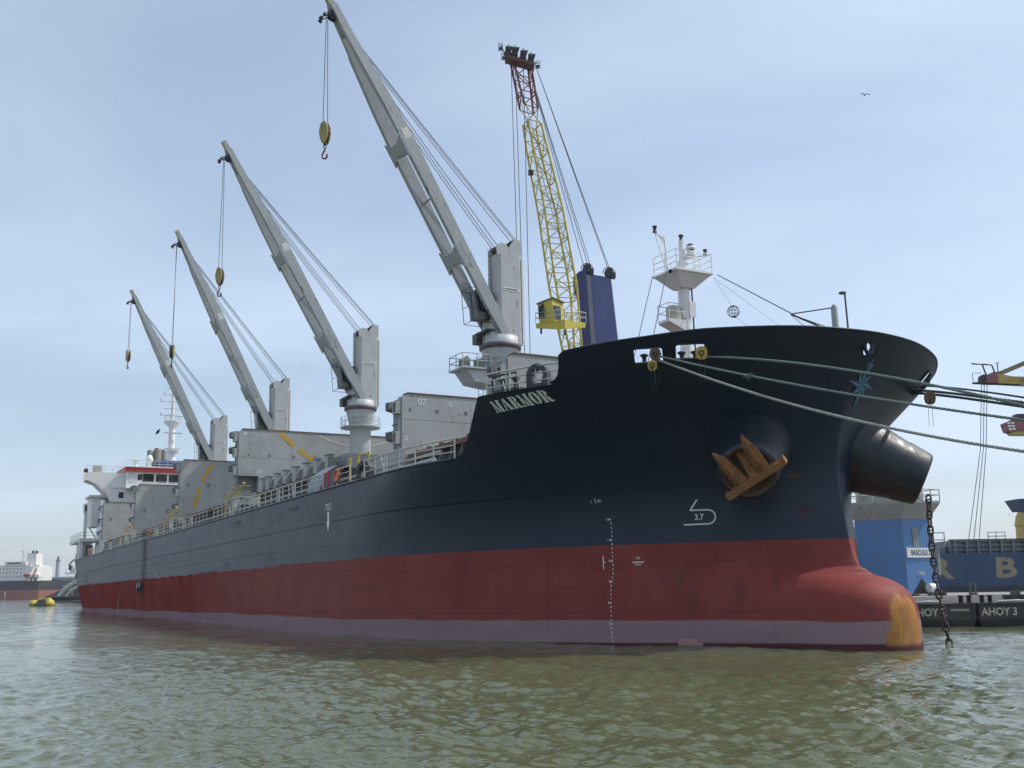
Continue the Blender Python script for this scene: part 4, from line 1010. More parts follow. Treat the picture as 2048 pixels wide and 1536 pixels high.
# ------------------------------------------------------------------ foremast and bow fittings
def tapered_deck(m, c, w0, w1, z0, z1):
    pass
fm = MB(); X0 = -4.75
fm.lathe([(ZFC-.05,.36),(25.2,.33),(26.0,.33)], (X0,0,0), n=20); fm.lathe([(26.1,.34),(26.8,.30),(27.0,.17),(28.15,.16)], (X0,0,0), n=16)
FM = fm.build('foremast', M_white(), SHIP)
pl = MB(); w = 1.24; pl.hexa([(X0-.45,-.45,25.25),(X0+.45,-.45,25.25),(X0+.45,.45,25.25),(X0-.45,.45,25.25),(X0-1.0,-w,26.0),(X0+1.0,-w,26.0),(X0+1.0,w,26.0),(X0-1.0,w,26.0)]); pl.box(X0-1.08,X0+1.08,-w-.08,w+.08,26.003,26.12)
PL = pl.build('mast_platform', M_white(), FM)
r = MB(); cs = [(X0-1.05,-w),(X0+1.05,-w),(X0+1.05,w),(X0-1.05,w)]
for h in (.35,.7,1.08): r.path([(x,y,26.12+h) for x, y in cs], .025, 5, closed=True)
for i in range(4):
    a, b = Vector(cs[i]+(0,)), Vector(cs[(i+1)%4]+(0,))
    for f in (0,.5): q_ = a.lerp(b,f); r.tube((q_.x,q_.y,26.12),(q_.x,q_.y,27.2),.028,5)
r.build('platform_rail', M_white(), FM)
l = MB(); l.path([(X0+.2,-w,26.2),(X0+.2,-w-.1,28.0),(X0+.2,-w-.75,28.25)],.04,6); l.tube((X0+.2,-w-.1,26.2),(X0+.2,-w-.75,28.2),.022,5); l.prism([(X0+.2,-w-.1,28.1),(X0+.2,-w-.55,28.2),(X0+.2,-w-.1,27.6)],(-.02,0,0),(.02,0,0))
l.build('lamp_bracket', M_white(), FM)
for prof_, at_ in (([(0,.14),(.08,.10),(.28,.10),(.34,.16),(.40,.05)], (X0+.2,-w-.75,28.28)), ([(0,.16),(.06,.10),(.22,.10),(.28,.18),(.38,.04)],(X0,0,28.15)), ([(0,.20),(.1,.14),(.25,.14),(.32,.22),(.4,.1)],(X0+.35,.35,27.5)), ([(0,.12),(.25,.10),(.35,.13)],(X0+.6,1.2,27.25))):
    MB().lathe(prof_, at_, n=10).build('navigation_light', M_dark(), FM)
b = MB(); b.lathe([(0,.28),(.12,.30),(.18,.26)],(X0+.35,.35,27.2),n=12); b.lathe([(.35,.26),(.42,.30),(.55,.24)],(X0+.35,.35,27.2),n=12); b.tube((X0,0,27.1),(X0+.4,.4,27.2),.08,6); b.tube((X0,0,27.0),(X0+.7,1.2,27.25),.05,6); b.build('lamp_shelf', M_white(), FM)
s = MB(); s.prism([(X0,-.35,22.7),(X0,-1.5,23.15),(X0,-1.5,23.3),(X0,-.3,23.3)],(-.5,0,0),(.5,0,0))
for h in (.45,.9): s.path([(X0+.5,-.4,23.3+h),(X0+.5,-1.5,23.3+h),(X0-.5,-1.5,23.3+h),(X0-.5,-.4,23.3+h)],.025,5)
for x in (-.5,.5): s.tube((X0+x,-1.5,23.3),(X0+x,-1.5,24.2),.025,5); s.tube((X0+x,-.9,23.3),(X0+x,-.9,24.2),.025,5)
s.build('horn_platform', M_white(), FM)
MB().box(X0-.3,X0+.3,-1.1,-.5,23.35,24.15).build('horn_box', paint('horn_paint',(.50,.47,.40),.6,.4,.2,1), FM)
MB().box(X0+.34,X0+.38,.05,.5,23.6,24.5).build('junction_box', M_white(), FM)
ld = MB()
for y in (-.62,-.30): ld.tube((X0+.3,y,ZFC),(X0+.3,y,26.0),.025,5)
for z in np.arange(18.4,25.8,.38): ld.tube((X0+.3,-.62,z),(X0+.3,-.30,z),.018,5)
ld.build('ladder', M_white(), FM)
MB().path([(X0+.25,.36,26.0),(X0+.2,.42,25.0),(X0+.25,.40,22),(X0+.4,.5,18.1)],.045,6).build('cable', M_black(), FM)
MB().lathe([(0,.07),(.18,.12)],(X0+.6,-1.3,26.0),(.6,-.8,-.4),10).build('floodlight', M_dark(), FM)
st = MB(); PR = Vector((X0+.9,1.75,26.1)); PS = Vector((X0+.9,-1.75,26.1))
st.path([PR,(3.4,.1,21.9)],.028,5); st.path([PS,(-2.6,-4.9,18.2)],.022,5); st.path([PS+Vector((-1.8,.3,0)),(-6.8,-3.2,18.2)],.02,5)
st.build('mast_stay', M_rope(), SHIP)
hl = MB(); hl.path([PR+Vector((0,-.3,-.2)),(-1.6,.75,23.55)],.008,4); hl.path([(-1.55,.85,23.0),(1.6,1.4,20.2)],.008,4); hl.path([PR+Vector((0,-.3,-.2)),(3.0,1.5,20.4)],.008,4); hl.build('signal_halyard', M_rope(), SHIP)
# bow davit and jackstaff
dv = MB(); dv.lathe([(18.05,.20),(22.2,.16),(22.35,.08)],(4.3,2.15,0),n=14); DV = dv.build('bow_davit', paint('davit_paint',(.30,.34,.31),.5,.3,.1,1), SHIP)
a = MB(); a.path([(4.3,2.15,22.2),(3.4,.1,21.85)],.035,5); a.path([(3.4,.1,21.85),(5.6,1.0,20.4)],.05,5); a.path([(3.4,.1,21.85),(5.2,1.9,20.6)],.02,5); a.path([(3.4,.1,21.8),(4.6,.3,20.6)],.014,4); a.build('davit_arm', M_dark(), DV)
a = MB(); a.path([(4.6,2.75,18.05),(4.45,2.8,23.0)],.045,6); a.box(4.25,4.5,2.6,2.85,22.95,23.05); a.lathe([(18.6,.1),(19.9,.22),(20.4,.25),(20.8,.12),(20.9,.05)],(4.6,2.6,0),n=10); a.build('jackstaff', M_dark(), DV)
# black signal ball: two crossed hoops and netting
sb = empty('signal_ball'); c = Msh @ Vector((-1.6,.8,23.28)); sb.location = c
m = MB()
for i in range(6): m.path([(.33*math.cos(R(a))*math.cos(R(i*30)), .33*math.cos(R(a))*math.sin(R(i*30)), .33*math.sin(R(a))) for a in range(0,360,24)], .012, 4, closed=True)
for z in (-.18,0,.18): m.path([(math.sqrt(.33**2-z*z)*math.cos(R(a)), math.sqrt(.33**2-z*z)*math.sin(R(a)), z) for a in range(0,360,24)], .012, 4, closed=True)
m.build('wire_cage', M_rope(), sb)
m = MB(); m.ball((0,0,.30),.07,8); m.ball((.05,0,-.28),.08,8); m.build('ball_knob', M_black(), sb)
tag(sb, 'round wire signal ball hanging from the foremast line', 'signal ball')

# ------------------------------------------------------------------ accommodation at the stern
def acco():
    w = M_white(); x = -140.0
    m = MB(); m.box(x-14, x, -9.9, 9.9, 15.39, 26.6); A = m.build('deckhouse', w, SHIP)
    # navigating bridge and wings
    b = MB(); b.box(x-9, x+1.0, -7.8, 7.8, 26.603, 29.25); B = b.build('wheelhouse', w, SHIP)
    MB().box(x-9.2, x+1.35, -8.0, 8.0, 29.253, 29.95).build('bridge_roof_band', M_red(), B)
    MB().box(x-9.4, x+1.5, -8.1, 8.1, 29.953, 30.03).build('bridge_roof', w, B)
    wm = MB().box(0,.05,0,1.72,0,1.35).mesh('bridge_window', M_glass())
    for y in np.arange(-7.3, 6.8, 2.05): 
        if y > -5.8: link('bridge_window', wm, B, (x+1.003, y, 27.62))
    MB().box(x+1.001,x+1.04,-7.4,-6.3,27.5,28.95).build('bridge_door', paint('pale_door',(.60,.62,.62),.5,.2,0,1), B)
    link('bridge_window', MB().box(0,.05,0,.7,0,.9).mesh('bridge_window', M_glass()), B, (x+1.003,-6.95+.9,27.95))
    r = MB()
    for h in (.1,.55,1.0): r.tube((x+1.9,-8,26.6+h),(x+1.9,8,26.6+h),.03,5)
    for y in np.arange(-8,8.1,1.6): r.tube((x+1.9,y,26.6),(x+1.9,y,27.6),.03,5)
    r.box(x+.9,x+2.0,-8,8,26.45,26.6); r.build('bridge_walkway', w, B)
    for s in (-1, 1):
        wg = MB(); P = [(x, s*9.9, 26.9), (x, s*13.6, 28.0), (x, s*13.6, 29.0), (x, s*8.0, 29.0), (x, s*8.0, 26.7), (x, s*9.9, 24.6)]
        P = [(x,s*7.9,29.05),(x,s*13.75,29.05),(x,s*13.75,27.75),(x,s*12.3,27.2),(x,s*11.2,26.5),(x,s*10.5,25.6),(x,s*10.1,24.5),(x,s*9.95,23.4),(x,s*9.91,22.6),(x,s*9.91,26.6),(x,s*7.9,26.62)]
        wg.prism(P[:9] + [(x,s*9.91,26.61),(x,s*7.9,26.61)], (-3.2,0,0), (-2.9,0,0)); wg.prism(P[:9] + [(x,s*9.91,26.61),(x,s*7.9,26.61)], (-.15,0,0), (.12,0,0))
        wg.hexa([(x-3.2,s*13.75,27.75),(x+.1,s*13.75,27.75),(x+.1,s*12.3,27.2),(x-3.2,s*12.3,27.2),(x-3.2,s*13.75,27.85),(x+.1,s*13.75,27.85),(x+.1,s*12.3,27.3),(x-3.2,s*12.3,27.3)])
        wg.hexa([(x-3.2,s*12.3,27.2),(x+.1,s*12.3,27.2),(x+.1,s*10.1,25.0),(x-3.2,s*10.1,25.0),(x-3.2,s*12.3,27.3),(x+.1,s*12.3,27.3),(x+.1,s*10.1,25.1),(x-3.2,s*10.1,25.1)])
        W = wg.build('bridge_wing', w, B)
        r = MB()
        for h in (.5,1.0): r.path([(x,s*8.3,29.05+h),(x,s*13.7,29.05+h),(x-3.1,s*13.7,29.05+h)],.03,5)
        for y in np.arange(8.5,13.8,1.3): r.tube((x,s*y,29.05),(x,s*y,30.05),.03,5)
        r.build('wing_rail', M_rail(), W)
        q_ = MB(); q_.box(x-2,x-.4,s*12.0-.6,s*12.0+.6,29.06,30.2); q_.build('wing_console', paint('console_cream',(.52,.49,.42),.6,.4,.1,1), W)
        MB().lathe([(0,.32),(.35,.35)],(x+.1,s*13.9,29.2),(1,0,0),14).build('searchlight', M_dark(), W)
    # windows of the house front
    hm = MB().box(0,.04,0,.75,0,.95).mesh('house_window', M_glass())
    for z in (25.0, 22.3, 19.6):
        for y in (-8.6, -6.0, -3.4, -.8, 1.8, 4.4, 7.0): 
            if z > 24 and y < -8: y = -8.7
            link('house_window', hm, A, (x+.003, y, z))
    MB().hexa([(x-6,-12.4,20.5),(x-1.5,-12.4,20.5),(x-1.5,-11.2,20.5),(x-6,-11.2,20.5),(x-6,-12.6,25.2),(x-1.5,-12.6,25.2),(x-1.5,-11.2,25.2),(x-6,-11.2,25.2)]).build('stair_trunk', w, A)
    MB().box(x-6.5,x-1.0,-12.9,-9.91,25.203,25.5).build('wing_deck', w, A)
    # monkey island gear
    r = MB()
    for h in (.5,1.0): r.path([(x-8.5,-8,30.03+h),(x+1.4,-8,30.03+h),(x+1.4,8,30.03+h),(x-8.5,8,30.03+h)],.03,5)
    for y in np.arange(-8,8.1,1.3): r.tube((x+1.4,y,30.03),(x+1.4,y,31.03),.03,5)
    r.build('roof_rail', w, B)
    d = MB(); d.lathe([(30.03,.35),(31.0,.35),(31.05,.55),(31.6,.62),(32.1,.45),(32.35,.1)],(x-1.0,-4.0,0),n=16); d.lathe([(30.03,.3),(31.2,.3)],(x-.6,-6.2,0),n=12); d.box(x-1.1,x-.1,-6.8,-5.6,31.2,31.35); d.build('satellite_dome', w, B)
    bb = MB(); bb.box(x-3,x-.5,-2.9,2.4,30.04,30.4,1); bb.box(x-3,x-.5,-2.6,2.2,30.403,31.2); bb.box(x-2.8,x-.6,-2.3,1.9,31.2,31.5); bb.build('canvas_cover', [paint('blue_canvas',(.03,.06,.19),.8,.3,0,1), paint('cream_panel',(.55,.42,.22),.6,.2,0,1)], B)
    mm = MB(); mx = x-4.0; mm.lathe([(30.03,.85),(32.5,.75),(33.3,.55),(37.6,.5)],(mx,0,0),n=18); mm.lathe([(37.6,.5),(38.4,1.4),(38.6,1.4)],(mx,0,0),n=14); mm.lathe([(33.0,.6),(33.5,1.2),(33.6,1.2)],(mx+.2,.3,0),n=12); mm.lathe([(38.6,.32),(44.0,.18),(46.5,.06)],(mx,0,0),n=10)
    MST = mm.build('radar_mast', M_white(), SHIP)
    y_ = MB()
    for z, wd in ((39.6,1.9),(40.8,1.5),(42.0,2.0),(43.2,1.5),(44.3,1.2)): y_.tube((mx,-wd,z),(mx,wd,z),.06,5); y_.tube((mx-wd*.5,0,z),(mx+wd*.5,0,z),.06,5)
    for z, wd in ((39.6,1.9),(42.0,2.0),(43.2,1.5)):
        for s in (-1,1): y_.tube((mx,s*wd,z-.1),(mx,s*wd,z+.5),.10,6)
    for a in range(0,360,30): y_.tube((mx+1.35*math.cos(R(a)),1.35*math.sin(R(a)),38.6),(mx+1.35*math.cos(R(a)),1.35*math.sin(R(a)),39.6),.03,4)
    y_.path([(mx+1.35*math.cos(R(a)),1.35*math.sin(R(a)),39.6) for a in range(0,360,20)],.03,4,closed=True)
    y_.beam((mx+.9,-1.5,36.5),(mx+.9,1.5,36.5),.15,.22); y_.beam((mx+.9,-1.2,33.8),(mx+.9,1.2,33.8),.15,.2)
    y_.build('mast_yards', M_rail(), MST)
    fl = MB(); fl.add([(mx,-1.9,37.3),(mx,-2.5,36.9),(mx,-2.7,36.2),(mx,-2.1,36.5)],[(0,1,2,3)]); fl.prism([(mx,-1.9,37.3),(mx,-2.5,36.9),(mx,-2.7,36.2),(mx,-2.1,36.5)],(-.02,0,0),(.02,0,0)); fl.build('flag', M_black(), MST)
    fn = MB(); fx = -156.0; fn.box(fx-3,fx+2.2,-2.8,2.8,15.39,32.0); F = fn.build('funnel_casing', M_white(), SHIP)
    for y, h, rr in ((-1.3,35.1,.55),(.0,35.5,.75),(1.1,35.3,.55)): MB().lathe([(32,rr),(h-.4,rr),(h,rr*.7)],(fx+.5,y,0),n=12).build('exhaust_pipe', paint('exhaust_paint',(.20,.19,.17),.5,.5,.3,1), F)
    # poop: mooring-deck shelter of portal frames at the side
    po = MB()
    for px in (-150.5, -155.5, -160.5):
        yy = -(yh(px,15.6)-.2); po.box(px-.5,px+.5,yy,yy+.5,15.5,18.6); po.box(px-.5,px+.5,yy+3.0,yy+3.4,15.5,18.6)
    yy = -(yh(-151,15.6)-.15); po.box(-163,-149.8,yy+1.2,-9.92,18.603,19.1); po.box(-163,-149.8,yy,yy+1.199,18.603,19.1)
    PO = po.build('boat_deck_frame', M_white(), SHIP)
    r = MB()
    for h in (.5,1.0): r.path([(-149.9,-9.9,19.1+h),(-149.9,yy+.1,19.1+h),(-163,yy+.1,19.1+h)],.035,5)
    for xx in np.arange(-150,-163,-1.6): r.tube((xx,yy+.1,19.1),(xx,yy+.1,20.1),.035,5)
    r.build('deck_rail', M_rail(), PO)
    t = MB(); t.tube((-150.6,yy+.8,19.1),(-150.6,yy+.8,23.4),.28,8); t.tube((-150.6,yy+.9,21.8),(-150.6,yy+2.6,19.1),.14,6); t.box(-151.2,-150.0,yy+.4,yy+1.4,23.4,24.9); t.build('vent_post', M_white(), PO)
    MB().box(-149.99,-149.95,yy+.55,yy+1.15,23.6,24.6).build('vent_opening', M_black(), PO)
    lb = MB(); lb.box(-171,-166,-9.9,-8.6,16.0,18.9); lb.path([(-168,-9.9,16.5),(-168.5,-11.5,16.2),(-168.5,-12.2,15.2)],.12,6); lb.build('stern_gear', M_dark(), PO)
acco()

# pilot ladder hanging down the side, with a fender of tyres at its foot
pl = MB()
for x in (-87.6,-87.05): pl.tube((x,-13.82,15.5),(x,-13.82,8.9),.03,5)
for z in np.arange(9.0,15.4,.35): pl.box(-87.6,-87.05,-13.90,-13.78,z,z+.05)
o = pl.build('pilot_ladder', plain('ladder_rope',(.10,.09,.08),.8)); o.matrix_world = Msh; tag(o, 'dark rope ladder hanging down the grey hull side', 'ladder')
tf = MB()
for x, z in ((-89.6,10.2),(-88.8,10.45),(-87.9,10.3)): tf.lathe([(-.16,.30),(-.1,.48),(.1,.48),(.16,.30)],(x,-13.92,z),(0,1,0),12)
tf.path([(-88.8,-13.85,10.6),(-88.6,-13.80,15.5)],.025,4)
o = tf.build('tyre_fender', M_black()); o.matrix_world = Msh; tag(o, 'small cluster of black tyres hanging low on the hull side', 'fender')
# lifebuoys on the rail
lbm = MB()
n = 20; vs, fs = [], []
lbm.path([(.36*math.cos(R(a)),0,.36*math.sin(R(a))) for a in range(0,360,18)],.085,8,closed=True)
lb_me = lbm.mesh('lifebuoy', M_orange())
for x, l in ((-23.4,'orange lifebuoy on the rail beside the second crane, nearest the bow'),(-85.0,'orange lifebuoy on the rail under the hatch cover with curved dashes'),(-131.5,'orange lifebuoy on the rail nearest the white bridge')):
    o = link('lifebuoy', lb_me); p = Vector(E_(x)) + Vector((0,-.14,.62)); o.matrix_world = Msh @ Matrix.Translation(p) @ Matrix.Scale(1.0,4); tag(o, l, 'lifebuoy', 'lifebuoys along the rail')

# ------------------------------------------------------------------ mooring lines, rat guards, anchor chain
S2W = lambda p: Msh @ Vector(p)
def braid(name, pts, r, cols, label, twist=0.55, strands=3):
    """laid rope: strands winding round the line"""
    pts = [Vector(p) for p in pts]; L = [0]
    for a, b in zip(pts, pts[1:]): L.append(L[-1] + (b-a).length)
    n = int(L[-1]/.11); c = pts[0].copy(); m = MB()
    fine = []
    for i in range(n+1):
        s = L[-1]*i/n; k = max(0, min(len(L)-2, int(np.searchsorted(L, s))-1)); fine.append((s, pts[k].lerp(pts[k+1], (s-L[k])/max(1e-6, L[k+1]-L[k]))))
    d = (pts[-1]-pts[0]).normalized(); a = d.orthogonal().normalized(); b = d.cross(a)
    for j in range(strands):
        m.path([p - c + (a*math.cos(s/twist*2*math.pi + j*2*math.pi/strands) + b*math.sin(s/twist*2*math.pi + j*2*math.pi/strands))*r*.48 for s, p in fine], r*.62, 5)
    o = m.build(name, cols, None, c); tag(o, label, 'mooring rope', 'mooring ropes at the bow'); return o
green = paint('green_rope', (.14,.20,.175), .8, .5, 0, 2, streak=False); grey = paint('pale_rope', (.32,.33,.30), .85, .5, 0, 2, streak=False)
navyr = paint('navy_rope', (.016,.022,.065), .8, .4, 0, 2, streak=False); dkr = paint('dark_grey_rope', (.05,.06,.065), .8, .6, 0, 2, streak=False)
def line(p, mid, q_, ext=14):
    """curve in ship coordinates through three points, run on past the last"""
    p, mid, q_ = Vector(p), Vector(mid), Vector(q_); out = []
    d = (q_-mid); t = (mid-p).length/((mid-p).length+d.length)
    for i in range(41):
        f = i/30                      # quadratic through p (0), mid (t), q (1), extrapolated
        a = p*((f-t)*(f-1)/(t)) + mid*(f*(f-1)/(t*(t-1))) + q_*(f*(f-t)/(1-t))
        out.append(S2W(a))
    return out
braid('mooring_rope', line((4.35,-6.75,18.86),(13.0,-7.25,16.60),(20.6,-7.1,13.92)), .052, green, 'uppermost green mooring rope, led from the fairlead window nearer the stem')
braid('mooring_rope', line((3.90,-8.90,18.86),(10.0,-8.45,16.72),(21.0,-7.9,13.37)), .048, green, 'thinner green mooring rope with a frayed knot, below the uppermost one')
braid('mooring_rope', line((3.85,-8.84,18.74),(14.3,-8.05,14.41),(21.0,-8.0,12.40)), .054, grey, 'pale twisted mooring rope, the lowest across the bow')
braid('mooring_rope', line((3.7,yh(3.7,18.55)-.05,18.55),(11.2,3.0,16.84),(13.5,3.0,16.14)), .045, navyr, 'thin navy mooring rope leaving the far side of the bow')
braid('mooring_rope', line((3.4,yh(3.4,18.5)-.05,18.5),(11.17,3.0,16.60),(13.47,3.0,15.93)), .065, dkr, 'dark doubled mooring rope carrying the hanging brown rat guard, upper strand')
braid('mooring_rope', line((3.4,yh(3.4,18.35)-.05,18.35),(11.17,3.0,16.44),(13.47,3.0,15.75)), .065, dkr, 'dark doubled mooring rope carrying the hanging brown rat guard, lower strand')
# frayed knot
kn = MB(); rr = random.Random(3); c = S2W((9.75,-8.46,16.80))
for i in range(16):
    p = [Vector((rr.gauss(0,.14), rr.gauss(0,.05), rr.gauss(0,.05))) for _ in range(4)]; kn.path([fwd*v.x + prt*v.y + upv*v.z for v in p], .016, 4)
o = kn.build('rope_knot', green, None, c); tag(o, 'frayed green knot on the thinner green mooring rope', 'knot')

def rat_guard(ps, face, r, mat, label, ring=True):
    """painted disc with a slot, strung on a rope"""
    c = S2W(ps); n = (Msh.to_3x3() @ Vector(face)).normalized(); u = (Vector((0,0,1)) - n*n.z).normalized(); v = u.cross(n)
    E = empty('rat_guard', c); m = MB(); N = 22; pts = []
    for i in range(N): a = 2*math.pi*(i+.5)/N; pts.append((math.cos(a)*r*(.88 if abs(math.sin(a)) < .5 else 1), math.sin(a)*r))
    vs = [v*a + u*b - n*.025 for a, b in pts] + [v*a + u*b + n*.025 for a, b in pts]
    m.add(vs, [tuple(range(N-1,-1,-1)), tuple(range(N,2*N))] + [(i,(i+1)%N,N+(i+1)%N,N+i) for i in range(N)]); m.build('disc', mat, E)
    if ring: MB().path([v*(.10*math.cos(R(a))) + u*(.10*math.sin(R(a))) + n*.04 for a in range(0,360,30)], .03, 5, closed=True).build('hub', M_dark(), E)
    MB().prism([v*a + u*b for a, b in ((-.022,-.02),(.022,-.02),(.022,-r*.98),(-.022,-r*.98))], n*.02, n*.032).build('slot', M_black(), E)
    h = MB(); 
    for a in (-.08,.09): h.path([v*a - u*r*.5, v*a*1.2 - u*(r+.45), v*a*1.1 - u*(r+1.0)], .010, 4)
    h.build('lanyard', M_rope(), E)
    tag(E, label, 'rat guard', 'rat guards on the ropes'); return E
yl, br = paint('guard_yellow', (.50,.31,.05), .6, .45, .15, 1.5), paint('guard_brown', (.13,.075,.04), .7, .5, .3, 1.5)
rat_guard((5.62,-7.50,18.70), (.80,-.58,-.1), .30, yl, 'yellow rat guard disc at the fairlead window nearer the stem')
rat_guard((4.22,-8.95,18.80), (.55,-.80,-.1), .29, br, 'brown rat guard disc covering the corner of the fairlead window')
rat_guard((4.10,-9.05,18.30), (.60,-.76,-.1), .24, yl, 'small yellow rat guard disc below the brown one')
rat_guard((8.80,3.0,16.92), (.9,-.4,-.1), .31, br, 'brown rat guard disc hanging from the dark doubled rope', False)

def link_mesh(a, b, r, stud, mat):
    m = MB(); pts = []
    for i in range(18):
        t = 2*math.pi*i/18; pts.append((b*math.cos(t), 0, a*math.sin(t) if abs(math.sin(t)) > .999 else a*math.copysign(abs(math.sin(t))**.8, math.sin(t))))
    m.path(pts, r, 6, closed=True)
    if stud: m.tube((-b,0,0),(b,0,0),r*.7,6)
    return m.mesh('chain_link', mat)
def anchor_chain():
    top, bot = S2W((5.75,5.95,12.75)), Vector((19.95,50.6,-.15))
    E = empty('anchor_chain', top); me = link_mesh(.245,.13,.048,True, paint('chain_rust',(.060,.045,.040),.8,.5,.2,2))
    n = 56; pts = [top.lerp(bot, i/n) + Vector((-.20,0,0))*math.sin(math.pi*i/n) for i in range(n+1)]
    tot = sum((b-a).length for a, b in zip(pts, pts[1:])); step = .385; k = int(tot/step)
    for i in range(k+1):
        f = min(.999, (i+.3)*step/tot); j = int(f*n); p = pts[j].lerp(pts[j+1], f*n-j); d = (pts[j+1]-pts[j]).normalized()
        o = link('chain_link', me, E); q_ = d.to_track_quat('Z','Y'); M_ = Matrix.Translation(p-top) @ q_.to_matrix().to_4x4() @ Matrix.Rotation(R(25 + 90*(i%2)), 4, 'Z'); o.matrix_local = M_
    tag(E, 'dark heavy anchor chain hanging from the far bow into the water', 'chain')
anchor_chain()

BOOM_L = [(6.1, 101.6, 18.5), (5.56, 101.0, 25.54), (4.39, 100.0, 31.28), (3.36, 99.0, 39.12), (1.89, 98.0, 47.82), (0.6, 97.0, 53.39)]
BOOM_R = [(6.9, 101.6, 18.5), (6.77, 101.0, 25.52), (6.42, 100.0, 31.25), (5.11, 99.0, 39.09), (3.02, 98.0, 48.06), (2.3, 97.0, 52.94)]

# ------------------------------------------------------------------ harbour crane on the quay behind the ship
def lattice(E, part, LP, RP, depth, mats, n, rc=.10, rb=.055, split=None):
    """four-chord boom from left and right chord polylines (front plane); the back plane is offset by depth"""
    dp = Vector(depth); mat, mat2 = mats
    def along(P, f):
        d = [0]
        for a, b in zip(P, P[1:]): d.append(d[-1] + (Vector(b)-Vector(a)).length)
        return Vector([lerp(d, [p[k] for p in P], f*d[-1]) for k in range(3)])
    def pt(s, f): return along(LP if s in (0, 3) else RP, f) + (dp*lerp([0,.2,.75,1],[.35,1,1,.5],f) if s in (2, 3) else Vector((0,0,0)))
    root = MB(); fr = [i/n for i in range(n+1)]; sp_ = split or 2
    for s in range(4): root.path([pt(s, f) for f in fr if f <= sp_+1e-6], rc, 7)
    B = root.build(part, mat, E)
    if split:
        t2 = MB()
        for s in range(4): t2.path([pt(s, f) for f in fr if f >= sp_-1e-6], rc, 7)
        t2.build('boom_tip', mat2, B)
    for i in range(n):
        f0, f1 = fr[i], fr[i+1]
        for s in range(4):
            u = (s+1) % 4; mm = mat2 if f0 >= sp_-1e-6 else mat
            if s != 3: MB().tube(pt(s,f0), pt(u,f0), rb, 5).build('brace', mm, B)
            MB().tube(pt(s if i % 2 else u, f0), pt(u if i % 2 else s, f1), rb, 5).build('brace', mm, B)
    return B, pt
def quay_crane():
    E = empty('harbour_crane', (8.5, 106, 1)); o = Vector(E.location)
    L = lambda *p: Vector(p) - o
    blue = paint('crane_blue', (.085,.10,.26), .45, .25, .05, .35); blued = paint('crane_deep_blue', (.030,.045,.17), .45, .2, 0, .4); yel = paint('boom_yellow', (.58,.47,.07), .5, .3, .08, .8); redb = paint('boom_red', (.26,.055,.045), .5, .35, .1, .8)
    quad = lambda pts, d, m, nm: MB().prism([L(*p) for p in pts], (0,0,0), d).build(nm, m, E)
    # slab tower, raked slightly; the lit flank is split by pale trim
    T = quad([(7.55,104,33.7),(10.15,104.6,33.4),(11.35,104.6,18.0),(7.9,104,18.0)], (.5,3.6,0), blue, 'tower')
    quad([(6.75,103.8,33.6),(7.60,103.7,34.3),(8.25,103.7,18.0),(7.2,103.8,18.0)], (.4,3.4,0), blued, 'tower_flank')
    quad([(6.25,103.7,33.2),(7.0,103.7,33.9),(7.05,103.7,31.4),(6.75,103.7,31.2),(6.3,103.7,31.6)], (.2,1.2,0), blued, 'mast_bracket')
    quad([(7.62,103.66,33.5),(8.05,103.72,33.4),(8.75,103.72,18),(8.25,103.66,18)], (0,.03,0), paint('trim_grey',(.20,.20,.26),.5,.3,.1,.6), 'tower_trim')
    MB().box(.9,4.1,-2.5,2.5,10.9,17.2).build('slewing_house', blued, E)
    MB().lathe([(0,3.2),(6.5,3.0),(10.95,2.6)], (0,0,0), n=20).build('portal_column', blued, E)
    for x, y in ((-5,-5),(5,-5),(-5,5),(5,5)): MB().tube((0,0,6),(x,y,.2),.7,8).build('portal_leg', blued, E)
    for i, p in enumerate(((7.75,104.2,34.2),(10.0,104.7,33.9))):
        m = MB(); c = L(*p)
        for k in (-.25,.25): m.lathe([(-.08,.45),(-.03,.36),(.03,.36),(.08,.45)], c + Vector((0,k,0)), (0.2,1,0), 18)
        m.path([c + Vector((.6*math.cos(R(a)),0,.6*math.sin(R(a)))) for a in range(0,190,15)],.05,5); m.box(c.x+.2,c.x+.65,c.y-.4,c.y+.4,c.z-.55,c.z-.05)
        m.build('mast_sheave', M_dark(), E)
    B, pt = lattice(E, 'lattice_boom', [L(*p) for p in BOOM_L], [L(*p) for p in BOOM_R], (-.55,2.0,.1), (yel, redb), 24, .11, .05, split=.8334)
    # boom head
    h = MB(); h.beam(L(-.2,97,53.55), L(2.6,97,52.6), 1.5, .28); h.build('boom_head', paint('head_brown',(.13,.045,.04),.6,.4,.2,.8), E)
    for x, z in ((.1,54.35),(.75,54.25),(1.55,53.9),(2.3,53.5)):
        m = MB(); m.lathe([(-.24,.62),(-.1,.52),(.1,.52),(.24,.62)], L(x,97,z), (1,.3,-.35), 14); m.box(L(x,0,0).x-.28,L(x,0,0).x+.28,-9.5,-8.6,L(0,0,z).z-.6,L(0,0,z).z+.25); m.build('head_sheave', M_black(), E)
    for x, z in ((-.65,54.7),(-.35,53.7),(2.95,52.75)):
        m = MB(); c = L(x,96.8,z)
        for dz in (-.28,.28): m.path([c + Vector((a,b,dz)) for a, b in ((-.22,-.22),(.22,-.22),(.22,.22),(-.22,.22))],.035,4,closed=True)
        for a, b in ((-.22,-.22),(.22,-.22),(.22,.22),(-.22,.22)): m.tube(c + Vector((a,b,-.28)), c + Vector((a,b,.28)),.03,4)
        m.box(c.x-.16,c.x+.16,c.y-.16,c.y+.16,c.z-.26,c.z-.08); m.tube(c + Vector((0,0,.28)), L(-.1 if x < 1 else 2.5,97,53.7 if x < 1 else 52.8),.05,5); m.build('work_basket', M_dark(), E)
